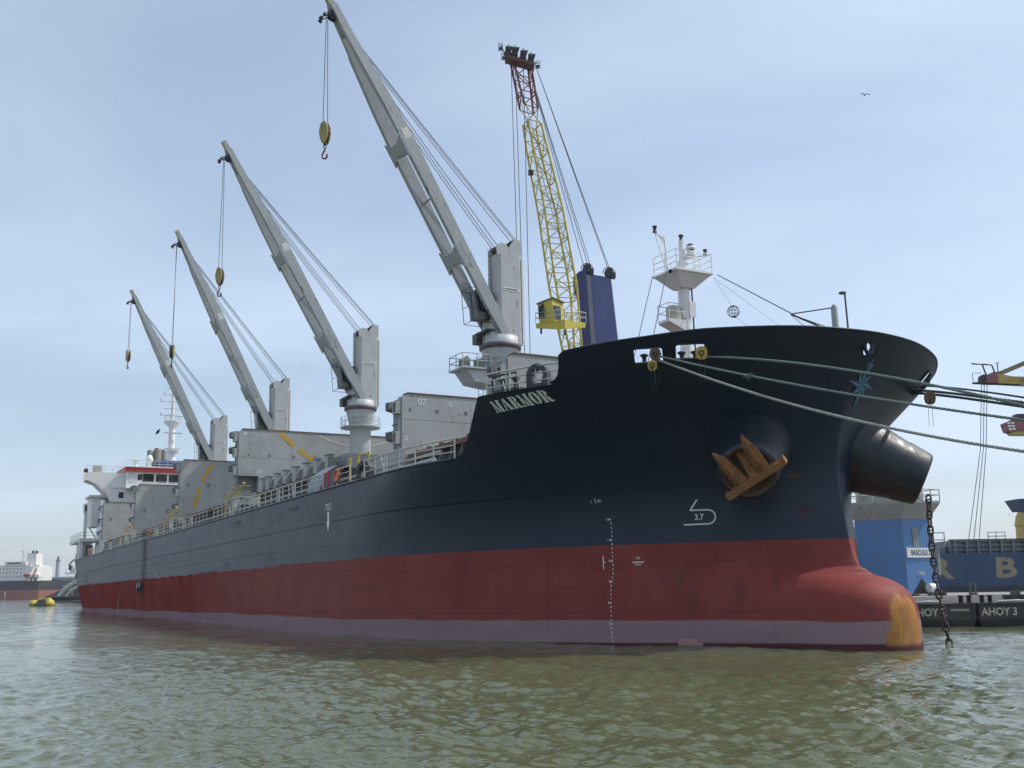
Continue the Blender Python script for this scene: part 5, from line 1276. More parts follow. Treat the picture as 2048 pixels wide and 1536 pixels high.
    m = MB(); c = L(2.2,100,43.0); m.box(c.x-.3,c.x+.2,c.y-.3,c.y+.3,c.z-.3,c.z+.1); m.build('floodlight', M_dark(), E)
    # ropes
    R_ = M_rope()
    for x, y2 in ((7.6,33.9),(7.9,34.5),(8.15,34.5),(9.9,34.2),(10.05,34.2)):
        MB().tube(L(1.9 if x < 9 else 2.8,97,53.2 if x < 9 else 52.6), L(x,104.3,y2),.035,5).build('luffing_rope', R_, E)
    for xa, xb, zb in ((.35,.9,18),(.75,1.3,18),(1.55,1.75,18)): MB().tube(L(xa,96.9,53.0), L(xb,96.4,zb),.035,5).build('hoist_rope', R_, E)
    for xa in (.2,.6): MB().tube(L(xa,97,53.2), L(5.6+xa,101.2,33.0),.028,5).build('pendant_rope', R_, E)
    # driver's cab on its gallery
    c = MB(); gz = 27.15
    c.hexa([L(2.35,97.8,26.55),L(5.0,97.0,26.25),L(7.05,99.2,26.9),L(4.4,100.2,27.0),L(2.3,97.7,27.0),L(5.0,96.9,27.15),L(7.15,99.2,27.35),L(4.4,100.2,27.3)]); G = c.build('cab_gallery', yel, E)
    k = MB(); k.hexa([L(2.65,97.8,27.1),L(4.05,97.45,27.2),L(5.0,99.0,27.3),L(3.2,99.4,27.2),L(2.55,97.6,28.8),L(3.85,97.3,29.3),L(5.0,99.0,29.2),L(3.0,99.3,28.8)]); K = k.build('cab', yel, E)
    MB().hexa([L(2.62,97.70,27.5),L(3.25,97.50,27.6),L(3.25,97.60,27.6),L(2.62,97.8,27.5),L(2.54,97.54,28.6),L(3.1,97.40,28.85),L(3.1,97.5,28.85),L(2.54,97.64,28.6)]).build('cab_window', M_glass(), K)
    MB().hexa([L(4.15,97.45,27.4),L(4.75,98.45,27.5),L(4.72,98.47,27.5),L(4.12,97.47,27.4),L(4.05,97.40,28.7),L(4.72,98.45,28.8),L(4.7,98.48,28.8),L(4.02,97.43,28.7)]).build('cab_window', M_glass(), K)
    MB().hexa([L(2.4,97.5,28.83),L(3.95,97.1,29.33),L(5.2,98.9,29.28),L(2.9,99.4,28.85),L(2.4,97.5,28.92),L(3.95,97.1,29.42),L(5.2,98.9,29.37),L(2.9,99.4,28.94)]).build('cab_roof', paint('roof_grey',(.18,.17,.12),.6,.3,.1,1), K)
    r = MB(); cor = [L(2.3,97.7,27.02),L(5.0,96.9,27.17),L(7.15,99.2,27.37),L(4.4,100.2,27.32)]
    for hgt in (.5,1.0): r.path([p + Vector((0,0,hgt)) for p in cor],.035,5,closed=True)
    for a, b in zip(cor, cor[1:]+cor[:1]):
        for f in (0,.33,.66): r.tube(a.lerp(b,f), a.lerp(b,f)+Vector((0,0,1)),.03,5)
    r.build('gallery_rail', M_rail(), G)
    for p in (L(2.8,97.5,26.5),L(5.0,97.1,26.25)): MB().tube(p, p-Vector((0,0,.55)),.10,6).build('gallery_lamp', M_dark(), G)
    tag(E, 'tall blue and yellow harbour crane with lattice boom rising behind the ship', 'crane')
quay_crane()

# ------------------------------------------------------------------ quay (far side of the ship)
qm = MB()
def ship_xy(x, y): p = Msh @ Vector((x, y, 6)); return p.x, p.y
c = [ship_xy(*p) for p in ((-320,17.5),(-14,17.5),(-14,90),(-320,90))]
qm.prism([(x,y,0) for x,y in c],(0,0,-4),(0,0,1.6))
qo = qm.build('quay', paint('quay_concrete',(.28,.27,.25),.85,.4,0,.3)); tag(qo, kind='structure')

# ------------------------------------------------------------------ right: floating crane BASCULE 2, pontoons, blue ship
def bascule():
    E = empty('floating_crane', (31.5, 90, 0)); o = Vector(E.location); L = lambda *p: Vector(p)-o
    bl = paint('bascule_blue', (.085,.205,.42), .55, .4, .12, .45); gy = paint('bascule_grey', (.33,.34,.32), .7, .6, .25, .5)
    x0, xm, x1 = 28.3, 31.65, 34.55
    # tower: two faces meeting at a forward edge, flaring to the base
    bot = [(28.35,90.5),(31.75,88.0),(34.9,89.6),(31.9,94)]; top = [(28.5,90.3),(31.65,88.0),(34.35,89.3),(31.6,93)]
    MB().hexa([L(x,y,1.7) for x,y in bot] + [L(x,y,7.75) for x,y in top]).build('tower', bl, E)
    col = [(27.55,90.4),(31.65,87.0),(35.3,89.0),(31.5,94.2)]
    MB().hexa([L(x,y,7.753) for x,y in top] + [L(x,y,9.05) for x,y in col]).build('tower_collar', gy, E)
    MB().hexa([L(x,y,9.053) for x,y in col] + [L(x,y,9.25) for x,y in col]).build('top_deck', gy, E)
    r = MB()
    for h in (.5,.95): r.path([L(x,y,9.25+h) for x,y in col],.05,5,closed=True)
    for i in range(4):
        a, b = Vector(col[i]+(9.25,))-o, Vector(col[(i+1)%4]+(9.25,))-o
        for f in (0,.25,.5,.75): r.tube(a.lerp(b,f), a.lerp(b,f)+Vector((0,0,.95)),.05,5)
    r.build('deck_rail', M_rail(), E)
    MB().box(-2.2,.9,-.8,1.8,9.253,10.1).build('top_house', gy, E); MB().lathe([(9.253,.7),(10.4,.7),(10.5,.5)],(2.0,-.4,0),n=14).build('top_drum', gy, E)
    m = MB()
    for z in (10.4,11.1): m.box(1.4,2.2,-.5,.3,z,z+.1)
    for x in (1.45,2.15): m.tube((x,-.4,10.4),(x,-.4,11.5),.05,5)
    m.build('top_ladder', M_rail(), E)
    # sign on the right-hand face
    A, B = Vector((31.74,88.0,0)), Vector((34.82,89.58,0)); ex = (B-A).normalized(); n = Vector((ex.y,-ex.x,0))
    ey = Vector((0,0,1)); c = L(*(A + ex*.05)) ; c.z = 0
    P = lambda u, z, off: A - o + ex*u + Vector((0,0,z)) + n*off
    MB().hexa([P(.12,4.62,.02),P(3.22,4.62,.02),P(3.22,4.62,.10),P(.12,4.62,.10),P(.10,5.42,.02),P(3.12,5.42,.02),P(3.12,5.42,.10),P(.10,5.42,.10)]).build('sign_board', M_white(), E)
    flat_text('sign_lettering', 'BASCULE 2', P(1.64,4.83,.105), ex, ey, .40, plain('sign_navy',(.012,.03,.11),.5), E, .78, TXTB)
    MB().hexa([P(.95,5.5,.0),P(1.6,5.5,.0),P(1.6,5.5,.05),P(.95,5.5,.05),P(.9,7.0,.0),P(1.55,7.0,.0),P(1.55,7.0,.05),P(.9,7.0,.05)]).build('blanking_plate', paint('bare_plate',(.22,.24,.25),.6,.4,.2,1), E)
    MB().prism([P(.5,1.75,0),P(2.7,1.75,0),P(1.6,2.95,0)], n*.0, n*.06).build('base_opening', M_black(), E)
    MB().lathe([(-.35,.35),(.35,.35)], P(2.2,2.2,.4), ex, 12).build('winch_drum', M_white(), E)
    for i in range(6): MB().box(0,.16,-.01,.01,0,.08).build('warning_label', M_white(), E, P(1.3+(i%3)*.2,3.25+.14*(i//3),.07))
    # lattice strut on the far left, deckhouse, pontoon deck
    s = MB()
    for a, b in (((27.0,91,6.0),(28.4,90.6,4.5)),((27.0,91,6.4),(28.5,90.4,7.6)),((27.0,91,5.1),(28.4,90.6,5.1)),((27.0,91,2.5),(27.0,91,8.6)),((27.0,91,3.6),(28.4,90.6,5.0)),((27.0,91,8.4),(28.5,90.6,5.6))): s.tube(L(*a),L(*b),.06,5)
    s.build('lattice_strut', gy, E)
    MB().hexa([L(26.9,90.6,2.6),L(28.3,90.0,2.6),L(28.9,92,2.6),L(27.2,92.4,2.6),L(26.9,90.6,5.2),L(28.3,90.0,5.2),L(28.9,92,5.2),L(27.2,92.4,5.2)]).build('deckhouse', gy, E)
    MB().hexa([L(27.5,90.33,3.4),L(27.95,90.13,3.4),L(27.95,90.18,3.4),L(27.5,90.38,3.4),L(27.5,90.33,4.6),L(27.95,90.13,4.6),L(27.95,90.18,4.6),L(27.5,90.38,4.6)]).build('door', M_black(), E)
    st = MB()
    for y in (0,.5,1.0,1.5): st.tube(L(27.0+y,90.3,1.4),L(27.0+y,90.3,2.6),.05,5)
    st.box(L(26.8,0,0).x,L(28.6,0,0).x,-.2,1.5,2.4,2.6); st.build('stairs', M_dark(), E)
    pm = MB(); pm.box(-13,8,-5.5,12,-.8,1.45); pm.box(-13,8.05,-5.55,-5.2,1.453,1.62); pm.build('pontoon', paint('pontoon_black',(.020,.023,.026),.6,.6,.25,.5), E)
    g = MB(); rr = random.Random(8)
    for i in range(9): x = rr.uniform(-3.5,7.5); g.box(x,x+rr.uniform(.3,1.1),-4.8,-4.0,1.46,1.6+rr.uniform(.1,.5))
    for x in (4.6,5.0): g.tube((x,-3.5,1.46),(x,-3.5,2.6),.07,6)
    g.build('deck_clutter', paint('clutter',(.10,.10,.095),.7,.6,.3,1), E)
    hs = MB(); 
    for a in ((35.1,90.5,5.6,7.1),): 
        x,y,z0,z1 = a; hs.box(x-o.x,x-o.x+.9,y-o.y,y-o.y+.8,z0-.1,z0)
        for dx in (0,.9): hs.tube((x-o.x+dx,y-o.y,z0),(x-o.x+dx,y-o.y,z1-.4),.05,5)
        hs.tube((x-o.x,y-o.y,z1-.4),(x-o.x+.9,y-o.y,z1-.4),.05,5); hs.tube((x-o.x,y-o.y,z0+.5),(x-o.x+.9,y-o.y,z0+.5),.05,5); hs.tube((x-o.x+.3,y-o.y+.3,3.2),(x-o.x+.3,y-o.y+.3,z0),.2,8)
    hs.build('side_platform', gy, E)
    tag(E, 'blue floating crane tower with the BASCULE 2 sign and grey flared top', 'floating crane')
bascule()
def pontoon(name, x0, x1, y0, text, label, small=None):
    E = empty(name, ((x0+x1)/2, y0+4, 0)); o = Vector(E.location); m = MB()
    X0, X1 = x0-o.x, x1-o.x
    m.hexa([(X0+.35,-3.7,-.5),(X1-.35,-3.7,-.5),(X1,6,-.5),(X0,6,-.5),(X0,-4,.42),(X1,-4,.42),(X1,6,.42),(X0,6,.42)]); m.box(X0,X1,-4,6,.423,1.30); m.box(X0-.02,X1+.02,-4.06,6.0,1.303,1.40)
    m.build('pontoon_hull', paint('pontoon_hull_paint',(.030,.032,.034),.6,.6,.2,.7), E)
    flat_text('name_letters', text, (X0+(2.35 if small else 1.25),-4.012,.66), (1,0,0), (0,0,1), .44, paint('pontoon_letters',(.52,.49,.38),.6,.8,.2,5), E, .95, TXTB)
    if small:
        mm = MB(); rr = random.Random(5); x = X0+3.75
        for i in range(9): mm.box(x,x+.09,-4.016,-4.010,.93,.93+.13); x += .125
        mm.build('small_lettering', paint('pontoon_letters',(.5,.47,.36),.6,.8,.2,5), E)
    bme = MB().lathe([(0,.14),(.35,.12),(.4,.19),(.46,.17)],n=10).mesh('bollard', M_dark())
    for x in (X0+.5, X0+1.0, X1-.6, X1-.1): link('bollard', bme, E, (x,-3.4,1.401))
    g = MB(); g.path([(X0+1.5,-3.2,1.45),(X0+2.6,-3.3,1.5),(X0+3.4,-3.1,1.48),(X0+3.0,-2.8,1.5),(X0+2.2,-2.9,1.46)],.07,5); g.build('coiled_rope', M_rail(), E)
    tag(E, label, 'pontoon', 'low black pontoons'); return E
pontoon('pontoon', 22.6, 27.85, 66.2, 'AHOY 2', 'low black pontoon lettered AHOY 2, partly behind the hanging chain', True)
pontoon('pontoon', 28.12, 34.4, 66.4, 'AHOY 3', 'low black pontoon lettered AHOY 3 at the right edge')

def blue_ship():
    E = empty('blue_cargo_ship', (60, 106, 0)); o = Vector(E.location); L = lambda *p: Vector(p)-o
    hl = paint('ship_blue', (.020,.055,.125), .5, .5, .08, .3); m = MB()
    m.hexa([L(28,106,-1),L(95,106,-1),L(95,122,-1),L(28,122,-1),L(28,105.9,2.2),L(95,105.9,2.2),L(95,122,2.2),L(28,122,2.2)],1); m.hexa([L(28,105.9,2.203),L(95,105.9,2.203),L(95,122,2.203),L(28,122,2.203),L(28,105.6,5.33),L(95,105.6,5.33),L(95,122,5.33),L(28,122,5.33)])
    m.build('hull', [hl, paint('ship_dark', (.014,.024,.040), .5, .6, .15, .4)], E)
    g = paint('ship_letters', (.26,.22,.14), .6, .55, .05, .7)
    for t, x, sc in (('R',41.35,1.0),('B',47.75,1.0)):
        v, f = TXTB[t]; k = 1.85/.69; y = lambda z: 105.9-(z-2.2)*.3/3.13-.02
        MB().add([L(x+a*k*1.45*sc, y(3.0+b*k), 3.0+b*k) for a, b in v], f).build('hull_letter', g, E)
    gy = paint('ship_grey', (.20,.215,.235), .6, .5, .15, .6)
    c = MB(); c.box(L(43.2,0,0).x,30,1.2,12,5.34,6.62); C = c.build('coaming', gy, E)
    c2 = MB(); c2.box(L(38,0,0).x,L(43.0,0,0).x,2.0,10,5.34,6.2); c2.build('coaming', gy, E)
    for z in (5.6,6.05,6.5): MB().box(L(43.2,0,0).x,30,.9,1.19,z,z+.10).build('stringer', gy, E)
    rb = MB().box(0,.14,.75,1.195,0,1.25).mesh('rib', gy)
    for x in np.arange(43.4,60,1.15): link('rib', rb, E, (L(x,0,0).x,0,5.35))
    MB().box(L(43.0,0,0).x,30,.7,1.3,6.63,6.73).build('coaming_top', M_dark(), E)
    ra = MB()
    for z in (6.3,6.7): ra.tube(L(46.9,107.0,z+.7),L(48.6,107.0,z+.7),.05,5)
    for x in (46.9,47.7,48.6): ra.tube(L(x,107,6.73),L(x,107,7.4),.05,5)
    ra.build('rail', M_rail(), E)
    tag(E, 'big dark blue ship hull with large tan letters R and B behind the pontoons', 'cargo ship')
blue_ship()

def yellow_cranes():
    yl = paint('port_crane_yellow', (.46,.33,.085), .5, .35, .08, .6); rd = paint('port_crane_red', (.26,.085,.095), .5, .3, .05, .6); bl = paint('port_crane_blue', (.03,.05,.14), .5, .3, .05, .6)
    # the crane whose boom tip shows
    E = empty('yellow_port_crane', (86, 132, 0)); o = Vector(E.location); L = lambda *p: Vector(p)-o
    m = MB(); m.prism([L(58.6,130,26.72),L(60.1,130,26.64),L(60.1,130,28.05),L(59.5,130,28.0),L(58.8,130,27.7)],(0,0,0),(0,1.6,0)); m.build('boom_tip', rd, E)
    m = MB(); m.prism([L(60.12,130.1,26.64),L(86,132,25.3),L(86,132,27.0),L(62.0,130.1,27.45),L(60.12,130.1,27.85)],(0,0,0),(0,1.4,0)); m.build('boom', yl, E)
    MB().beam(L(60.6,130.6,27.9),L(86,132.6,38.0),.5,.55).build('boom_stay', paint('stay_brown',(.25,.17,.09),.6,.4,.1,.6), E)
    r = MB(); r.path([L(58.9,130.5,27.7),L(58.5,130.5,29.1),L(57.2,130.5,29.2)],.11,5); r.path([L(60.0,130.5,27.9),L(59.7,130.5,29.0),L(58.6,130.5,29.1)],.11,5); r.path([L(57.2,130.5,27.0),L(57.2,130.5,28.0),L(58.3,130.5,28.0)],.05,4); r.tube(L(57.1,130.5,26.75),L(63,130.5,26.5),.16,5)
    for p in ((60.4,28.0),): r.tube(L(p[0],130.5,p[1]),L(p[0],130.5,p[1]+1.3),.07,4); r.tube(L(p[0]-.3,130.5,p[1]+1.25),L(p[0]+.3,130.5,p[1]+1.25),.05,4)
    r.build('tip_frame', M_dark(), E)
    MB().lathe([(-.3,.62),(.3,.62)], L(58.6,130.7,27.2), (0,1,0), 14).build('tip_sheave', M_dark(), E)
    for i, x in enumerate((58.2,58.55,58.9)): MB().path([L(x,130.5,26.7),L(x-.9,130.5,18.5),L(x-3.6+.3*i,130.5,6.5)],.045,4).build('hoist_rope', M_rope(), E)
    k = MB(); k.lathe([(0,2.5),(14,2.0)],(0,0,0),n=14); k.build('column', yl, E); MB().box(-4,4,-3,3,14,25).build('machine_house', bl, E)
    lt = MB(); rr = random.Random(6)
    for i in range(5): x = 63.0+i*.28; lt.prism([L(x,130.08,26.75),L(x+.16,130.08,26.75),L(x+.14,130.08,27.05),L(x+.02,130.08,27.15)],(0,-.02,0),(0,0,0))
    lt.build('worn_lettering', rd, E)
    tag(E, 'yellow port crane boom with a red tip high at the right edge', 'crane')
    E = empty('yellow_port_crane', (70, 121, 0)); o = Vector(E.location); L = lambda *p: Vector(p)-o
    m = MB(); m.prism([L(55.85,120,20.2),L(56.1,120,19.2),L(58.2,120,19.3),L(58.2,120,20.6),L(57.0,120,20.7)],(0,0,0),(0,1.5,0)); m.build('boom_tip', rd, E)
    for i in range(6): MB().box(0,.35,-.03,0,0,.22).build('white_panel', M_white(), E, L(56.0+(i%2)*.42+.05*(i//2),119.99,20.05-.34*(i//2)))
    m = MB(); m.prism([L(56.3,120,19.19),L(56.7,120,18.85),L(70,121,18.6),L(70,121,20.6),L(58.21,120,20.6),L(58.21,120,19.25)],(0,.1,0),(0,1.4,0)); m.build('boom', yl, E)
    m = MB(); m.tube(L(55.7,120.2,19.05),L(57.6,120.2,19.2),.06,5); m.box(L(57.2,0,0).x,L(60,0,0).x,-1,.2,20.75,21.2); m.build('tip_frame', M_dark(), E)
    MB().lathe([(0,2.0),(22,1.6)],(0,1,0),n=14).build('column', yl, E)
    tag(E, 'second yellow boom tip with red and white panels, lower at the right edge', 'crane')
    E = empty('yellow_port_crane', (67.4, 141, 0)); o = Vector(E.location); L = lambda *p: Vector(p)-o
    m = MB(); m.lathe([(0,2.0),(9.6,1.75)],(0,0,0),n=18); m.lathe([(9.6,1.9),(10.9,1.6),(11.4,1.3)],(0,0,0),n=18); m.build('column', yl, E)
    MB().hexa([(-1.3,-1.8,11.5),(3,-1.8,11.5),(3,1.8,11.5),(-1.3,1.8,11.5),(-2.1,-2,13.0),(3,-2,13.0),(3,2,13.0),(-2.1,2,13.0)]).build('slewing_house', bl, E)
    tag(E, 'yellow crane column with a dark blue head behind the blue ship at the right edge', 'crane')
yellow_cranes()

# ------------------------------------------------------------------ left: ship, buoy, works and wharf in the distance
def far_ship():
    E = empty('distant_tanker', (-280, 562, 0)); o = Vector(E.location); L = lambda *p: Vector(p)-o
    nv = paint('far_navy', (.030,.036,.050), .5, .3, .05, .05); rd = paint('far_red', (.30,.10,.085), .6, .4, .1, .05); wh = paint('far_white', (.72,.70,.68), .5, .15, .03, .06)
    prof = [(-340,560),(-256,560),(-246,562),(-238.5,572)]
    n = len(prof)
    def ring(z, dx=0): return [L(x+(dx if i else 0)*(i==n-1), y, z) for i, (x, y) in enumerate(prof)] + [L(-340,590,z)]
    def slab(z0, z1, m, nm, d0=0, d1=0):
        a, b = ring(z0,d0), ring(z1,d1); k = len(a); MB().add(a+b, [tuple(range(k-1,-1,-1)), tuple(range(k,2*k))] + [(i,(i+1)%k,k+(i+1)%k,k+i) for i in range(k)]).build(nm, m, E)
    slab(-1, 4.4, rd, 'lower_hull', -9, 0); slab(4.403, 9.2, nv, 'upper_hull', 0, .5)
    MB().box(L(-268,0,0).x-70, L(-256,0,0).x, 2, 22, 9.2, 10.6).build('deck_gear', paint('far_rustdeck',(.16,.05,.045),.7,.4,.2,.1), E)
    A = MB().box(L(-268.5,0,0).x, L(-251.5,0,0).x, 1.5, 24, 9.2, 17.2).build('superstructure', wh, E)
    MB().box(L(-264.8,0,0).x, L(-254,0,0).x, 1.0, 20, 17.203, 19.0).build('bridge', wh, E)
    MB().box(L(-263.5,0,0).x, L(-256.5,0,0).x, .93, .99, 17.9, 18.5).build('bridge_window_band', M_glass(), E)
    MB().box(L(-251.4,0,0).x, L(-248,0,0).x, 2, 20, 9.2, 16.6).build('side_house', wh, E); MB().hexa([L(-255.4,562,9.2),L(-251.5,561.3,9.2),L(-248.1,563.8,9.2),L(-248.1,566,9.2),L(-252.5,562,16.0),L(-249,561.5,16.8),L(-247.9,563.8,16.8),L(-247.9,566,16.0)]).build('stair_fairing', wh, E)
    MB().hexa([L(-255.2,566,17.2),L(-249.9,566,17.2),L(-249.9,574,17.2),L(-255.2,574,17.2),L(-254.8,566,23.5),L(-250.2,566,23.0),L(-250.2,574,23.0),L(-254.8,574,23.5)]).build('funnel', wh, E)
    for x in (-253.6,-251.8): MB().lathe([(22.8,.7),(24.5,.7),(24.9,.3)], L(x,570,0), n=10).build('exhaust_pipe', M_dark(), E)
    wm = MB().box(0,.5,-.05,0,0,.6).mesh('cabin_window', M_dark())
    for z in (11.0,13.0,15.0):
        for x in np.arange(-267.5,-256,1.8): link('cabin_window', wm, A, (L(x,0,0).x,1.49,z))
    m = MB(); m.tube(L(-257.8,568,19),L(-257.8,568,25.8),.25,6); m.tube(L(-260,568,24.5),L(-255.8,568,24.5),.18,5); m.lathe([(0,.3),(.5,.7),(.9,.2)], L(-257.3,568,22),n=8); m.tube(L(-257.8,568,26),L(-257.8,568,28.6),.12,5); m.build('mast', wh, E); MB().tube(L(-262.0,566,19),L(-262.0,566,21.4),.2,5).ball(L(-262.0,566,21.8),.5,8).build('satellite_dome', wh, E)
    MB().lathe([(-1.6,.1),(-1.2,.75),(1.2,.75),(1.6,.1)], L(-251.9,560.2,12.0),(1,0,.1),10).build('lifeboat', paint('far_boat_red',(.33,.06,.05),.5,.2,0,.5), E)
    MB().beam(L(-249.0,560.5,10.5),L(-247.3,560.5,15.2),.7,.5).build('slipway', paint('far_boat_red',(.33,.06,.05),.5,.2,0,.5), E)
    for x in (-253.3,-251.2,-249.2,-247.0): MB().box(L(x,0,0).x, L(x,0,0).x+.9, -1.0, 3, 8.9, 11.8).build('poop_pillar', wh, E)
    MB().box(L(-253.6,0,0).x, L(-245.8,0,0).x, -1.3, 6, 10.8, 12.2).build('poop_deck', wh, E)
    MB().box(L(-262.4,0,0).x, L(-262.0,0,0).x, -2.1, -2.02, .5, 4.0).build('draught_strip', M_white(), E)
    tag(E, 'distant white and navy tanker with red waterline at the left edge', 'cargo ship')
far_ship()
def buoy():
    E = empty('mooring_buoy', (-102.6, 237.5, 0)); y = paint('buoy_yellow', (.50,.40,.06), .6, .5, .1, 1)
    MB().lathe([(-.6,2.1),(.2,2.25),(.5,2.2),(.62,1.4)],(0,0,0),n=20).build('float', M_dark(), E)
    m = MB()
    for s in (-1,1): m.lathe([(-1.0,.25),(-.7,.75),(.7,.75),(1.0,.25)],(s*1.75,-1.0,.55),(.1,1,0),12)
    m.hexa([(-1.6,-.6,.9),(1.6,-.6,.9),(1.9,1.2,.9),(-1.9,1.2,.9),(-1.1,-.3,1.75),(1.1,-.3,1.75),(1.0,1.0,1.75),(-1.0,1.0,1.75)])
    m.build('fender_shell', y, E)
    d = MB(); d.hexa([(-.9,-1.9,.2),(.9,-1.9,.2),(.9,-.65,.2),(-.9,-.65,.2),(-.7,-1.5,1.25),(.7,-1.5,1.25),(.7,-.62,1.45),(-.7,-.62,1.45)]); d.tube((.6,-1.5,1.0),(.7,-1.4,1.8),.1,6); d.build('hook_gear', M_dark(), E)
    tag(E, 'yellow and black mooring buoy afloat near the ship stern', 'buoy')
    r = MB().path(bez((0,0,0),(14.0,50,3.2),.9,12),.09,5).build('buoy_rope', M_rope(), None, (-100.9,237.2,.9)); tag(r, 'slack rope running from the yellow buoy to the right', 'rope')
buoy()
def works():
    # far bank: low land with sheds
    m = MB(); m.prism([(-900,640,0),(-150,640,0),(-150,1500,0),(-900,1500,0)],(0,0,-3),(0,0,2.2)); o = m.build('far_bank', paint('bank_stone',(.10,.10,.09),.9,.4,0,.05)); tag(o, kind='structure')
    def shed(x0, x1, y, z1, col, label, roof, rc):
        E = empty('warehouse', ((x0+x1)/2, y, 2.2)); w = (x1-x0)/2; MB().box(-w,w,0,30,0,z1).build('wall', paint('shed_%s' % label[:9].replace(' ','_'), col, .8, .3, .05, .05), E)
        MB().prism([(-w-.6,-.6,z1+.003),(w+.6,-.6,z1+.003),(w+.6,-.6,z1+.4),(0,-.6,z1+roof),(-w-.6,-.6,z1+.4)],(0,0,0),(0,31,0)).build('roof', paint('shedroof_%s' % label[:9].replace(' ','_'), rc, .7, .3, .05, .05), E)
        d = MB().box(-.9,.9,-.06,0,0,min(3.2,z1*.7)).mesh('door', M_dark())
        for k in range(max(1, int(w/4))): link('door', d, E, (-w+2.5+k*6.5,0,0))
        tag(E, label, 'warehouse', 'sheds on the far bank')
    shed(-284,-274,650,8.2,(.045,.055,.07),'dark blue shed beside the distant tanker',.8,(.05,.06,.075)); shed(-274,-262,655,7.6,(.14,.14,.14),'grey shed with shallow roof between the two dark sheds',1.2,(.19,.18,.17))
    shed(-262,-248,650,8.4,(.045,.048,.058),'dark shed behind the ship stern',.5,(.06,.065,.07)); shed(-276,-263,643,4.6,(.16,.10,.075),'low brown store under a pale canopy',.5,(.44,.42,.37)); shed(-330,-262,720,10,(.30,.31,.31),'long pale hall far behind the chimney',1.0,(.42,.42,.42))
    shed(-520,-360,760,7,(.10,.11,.10),'long low hall on the bank at the far left',1.0,(.16,.16,.15))
    E = empty('chimney', (-380, 902, 2)); MB().lathe([(0,2.0),(26,1.5),(28.5,1.5)],(0,0,0),n=16).build('shaft', paint('chimney_grey',(.34,.36,.38),.7,.2,0,.05), E); MB().lathe([(26.6,1.9),(27.2,1.9)],(0,0,0),n=16).build('gallery', M_dark(), E); MB().lathe([(28.5,.9),(30.5,.7)],(0,0,0),n=10).build('mouth', M_dark(), E)
    tag(E, 'tall slim grey chimney on the far bank', 'chimney')
    for x, h, l in ((-284,20,'thin lamp mast beside the tanker, on the far bank'),(-281,17,'shorter thin lamp mast left of the chimney')):
        E = empty('lamp_mast', (x+19,660,2.2)); MB().tube((0,0,0),(0,0,h),.16,6,.08).build('pole', M_rail(), E); MB().box(-1.4,1.4,-.2,.2,h,h+.3).build('lamp_head', M_rail(), E); tag(E, l, 'lamp mast', 'lamp masts on the far bank')
    E = empty('parked_container', (-268.5,641.5,2.2)); m = MB().box(-2.6,2.6,-1.2,1.2,0,2.4); m.build('box', paint('container_blue',(.035,.06,.17),.6,.3,.1,.3), E)
    rb = MB().box(-.05,.05,-1.26,-1.2,.1,2.3).mesh('rib', paint('container_blue',(.035,.06,.17),.6,.3,.1,.3))
    for x in np.arange(-2.3,2.4,.5): link('rib', rb, E, (x,0,0))
    tag(E, 'small blue container standing on the far quay edge', 'container')
works()
def dredger():
    E = empty('dredger', (-131, 334, 0)); o = Vector(E.location); L = lambda *p: Vector(p)-o; g = paint('dredger_pale', (.42,.46,.42), .6, .4, .15, .3)
    MB().hexa([L(-139,331,-.5),L(-100,331,-.5),L(-100,345,-.5),L(-140,345,-.5),L(-141,330,1.6),L(-100,330,1.6),L(-100,345,1.6),L(-141,345,1.6)]).build('hull', M_dark(), E)
    MB().path([L(-138.5,331,1.5),L(-137.2,331,3.4),L(-135.4,331,5.0),L(-133.0,331,6.2),L(-130,331,6.6)],.75,10).build('suction_pipe', g, E)
    MB().path([L(-136.2,330.6,1.5),L(-134.8,330.6,3.4),L(-132.8,330.6,4.6),L(-129,330.6,5.0)],.5,10).build('frame_arm', g, E)
    MB().box(L(-134.6,0,0).x,L(-130,0,0).x,-1.5,2.5,1.6,8.4).build('column', paint('dredger_grey',(.17,.18,.18),.6,.3,.1,.3), E)
    m = MB(); m.lathe([(-.2,1.3),(.6,1.6),(1.8,1.5),(2.6,.9),(2.9,.2)], L(-134.3,331.5,8.9), n=16); m.box(L(-136.8,0,0).x,L(-131,0,0).x,-4,0,8.4,8.8); m.build('control_cab', M_white(), E)
    MB().hexa([L(-135.7,329.9,9.6),L(-134.9,329.8,9.6),L(-134.9,330.1,9.6),L(-135.7,330.2,9.6),L(-135.6,330.0,10.9),L(-134.9,329.9,10.9),L(-134.9,330.2,10.9),L(-135.6,330.3,10.9)]).build('cab_window', M_black(), E)
    r = MB(); r.path([L(-136.7,330.2,9.8),L(-136.7,330.1,8.8),L(-135.0,330.1,7.4)],.09,5); r.tube(L(-136.7,330.2,9.8),L(-134,330.0,9.8),.06,5); r.tube(L(-136.6,330.1,7.4),L(-134.4,330.1,7.4),.3,6); r.build('cab_gallery', M_white(), E)
    tag(E, 'pale dredger with round white control cab behind the ship stern', 'dredger')
dredger()

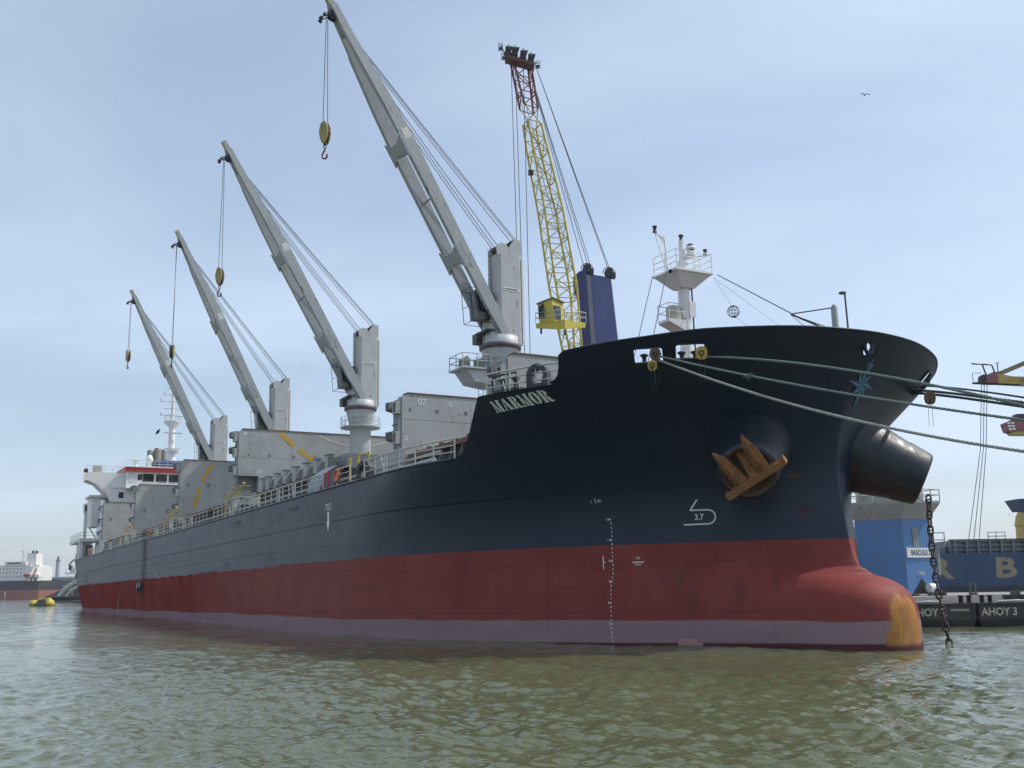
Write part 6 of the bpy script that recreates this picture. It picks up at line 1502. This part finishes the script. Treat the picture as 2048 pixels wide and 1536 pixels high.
# ------------------------------------------------------------------ gulls and a contrail
def gull(p, s, yaw, label):
    E = empty('gull', p); E.rotation_euler = (0,0,yaw)
    b = MB(); b.lathe([(-.26*s,.01),(-.18*s,.05*s),(0,.075*s),(.14*s,.055*s),(.22*s,.045*s),(.29*s,.01)],(0,0,0),(0,-1,0),10)
    for k in (-1,1):
        b.add([(k*.04*s,-.09*s,.03*s),(k*.04*s,.07*s,.03*s),(k*.34*s,.08*s,.20*s),(k*.36*s,-.07*s,.21*s),(k*.72*s,.10*s,.03*s),(k*.70*s,.04*s,.035*s)],[(0,1,2,3),(3,2,4,5)])
        b.add([(k*.04*s,-.09*s,.015*s),(k*.04*s,.07*s,.015*s),(k*.34*s,.08*s,.185*s),(k*.36*s,-.07*s,.195*s),(k*.72*s,.10*s,.025*s),(k*.70*s,.04*s,.03*s)],[(3,2,1,0),(5,4,2,3)])
    b.add([(-.05*s,.24*s,0),(.05*s,.24*s,0),(.07*s,.36*s,.0),(-.07*s,.36*s,0)],[(0,1,2,3)])
    b.build('body', plain('gull_grey',(.10,.105,.12),.7), E); tag(E, label, 'gull', 'gulls in the sky')
gull((42.9,120,60.2), 1.0, R(8), 'grey gull gliding high in the right-hand sky')
gull((-40,200,44.5), .7, R(20), 'tiny gull between the second and third cranes')
gull((92,200,14.6), .9, R(-30), 'tiny gull low over the blue ship at the right')

def contrail():
    a, b = Vector((330, 5000, 3100)), Vector((690, 5000, 2090)); n = 14; m = MB(); d = (b-a).normalized(); u = d.orthogonal().normalized(); v = d.cross(u); vs = []
    for i in range(n+1):
        c = a.lerp(b, i/n) + Vector((26*math.sin(i/n*math.pi)*-1, 0, 0)); r = 20*(1-i/n)**.7 + 1.5
        vs += [c - a + (u*math.cos(2*math.pi*k/10) + v*math.sin(2*math.pi*k/10))*r for k in range(10)]
    m.add(vs, [(i*10+k, i*10+(k+1)%10, i*10+10+(k+1)%10, i*10+10+k) for i in range(n) for k in range(10)], 0, True)
    t = NT('contrail_vapour'); t.set(color=(.95,.96,1.0), rough=1.0, spec=0.0); lw = t.n('ShaderNodeLayerWeight'); lw.inputs['Blend'].default_value = .35
    al = t.math('MULTIPLY', t.ramp(t.noise(.006, 4), .3, .7, .04, .12), t.math('SUBTRACT', 1.0, lw.outputs['Facing'])); t.put(t.b.inputs['Alpha'], al)
    o = m.build('contrail', t.m, None, a); tag(o, 'faint white contrail slanting down the upper sky', 'contrail')
contrail()

# ------------------------------------------------------------------ sea haze: one closed box of pale air round everything but the sky
hz = MB().box(-3400, 3400, -3400, 3400, -9, 66)
hme = bpy.data.meshes.new('haze'); hme.from_pydata(hz.v, [], hz.f)
hm = bpy.data.materials.new('haze_air'); hm.use_nodes = True; hm.node_tree.nodes.clear()
hv = hm.node_tree.nodes.new('ShaderNodeVolumePrincipled'); ho = hm.node_tree.nodes.new('ShaderNodeOutputMaterial')
hm.node_tree.links.new(hv.outputs[0], ho.inputs['Volume'])
hv.inputs['Density'].default_value = 0.00013; hv.inputs['Color'].default_value = (0.95, 0.97, 1.0, 1)
hme.materials.append(hm); hob = bpy.data.objects.new('haze', hme); COL.objects.link(hob); tag(hob, kind='stuff')
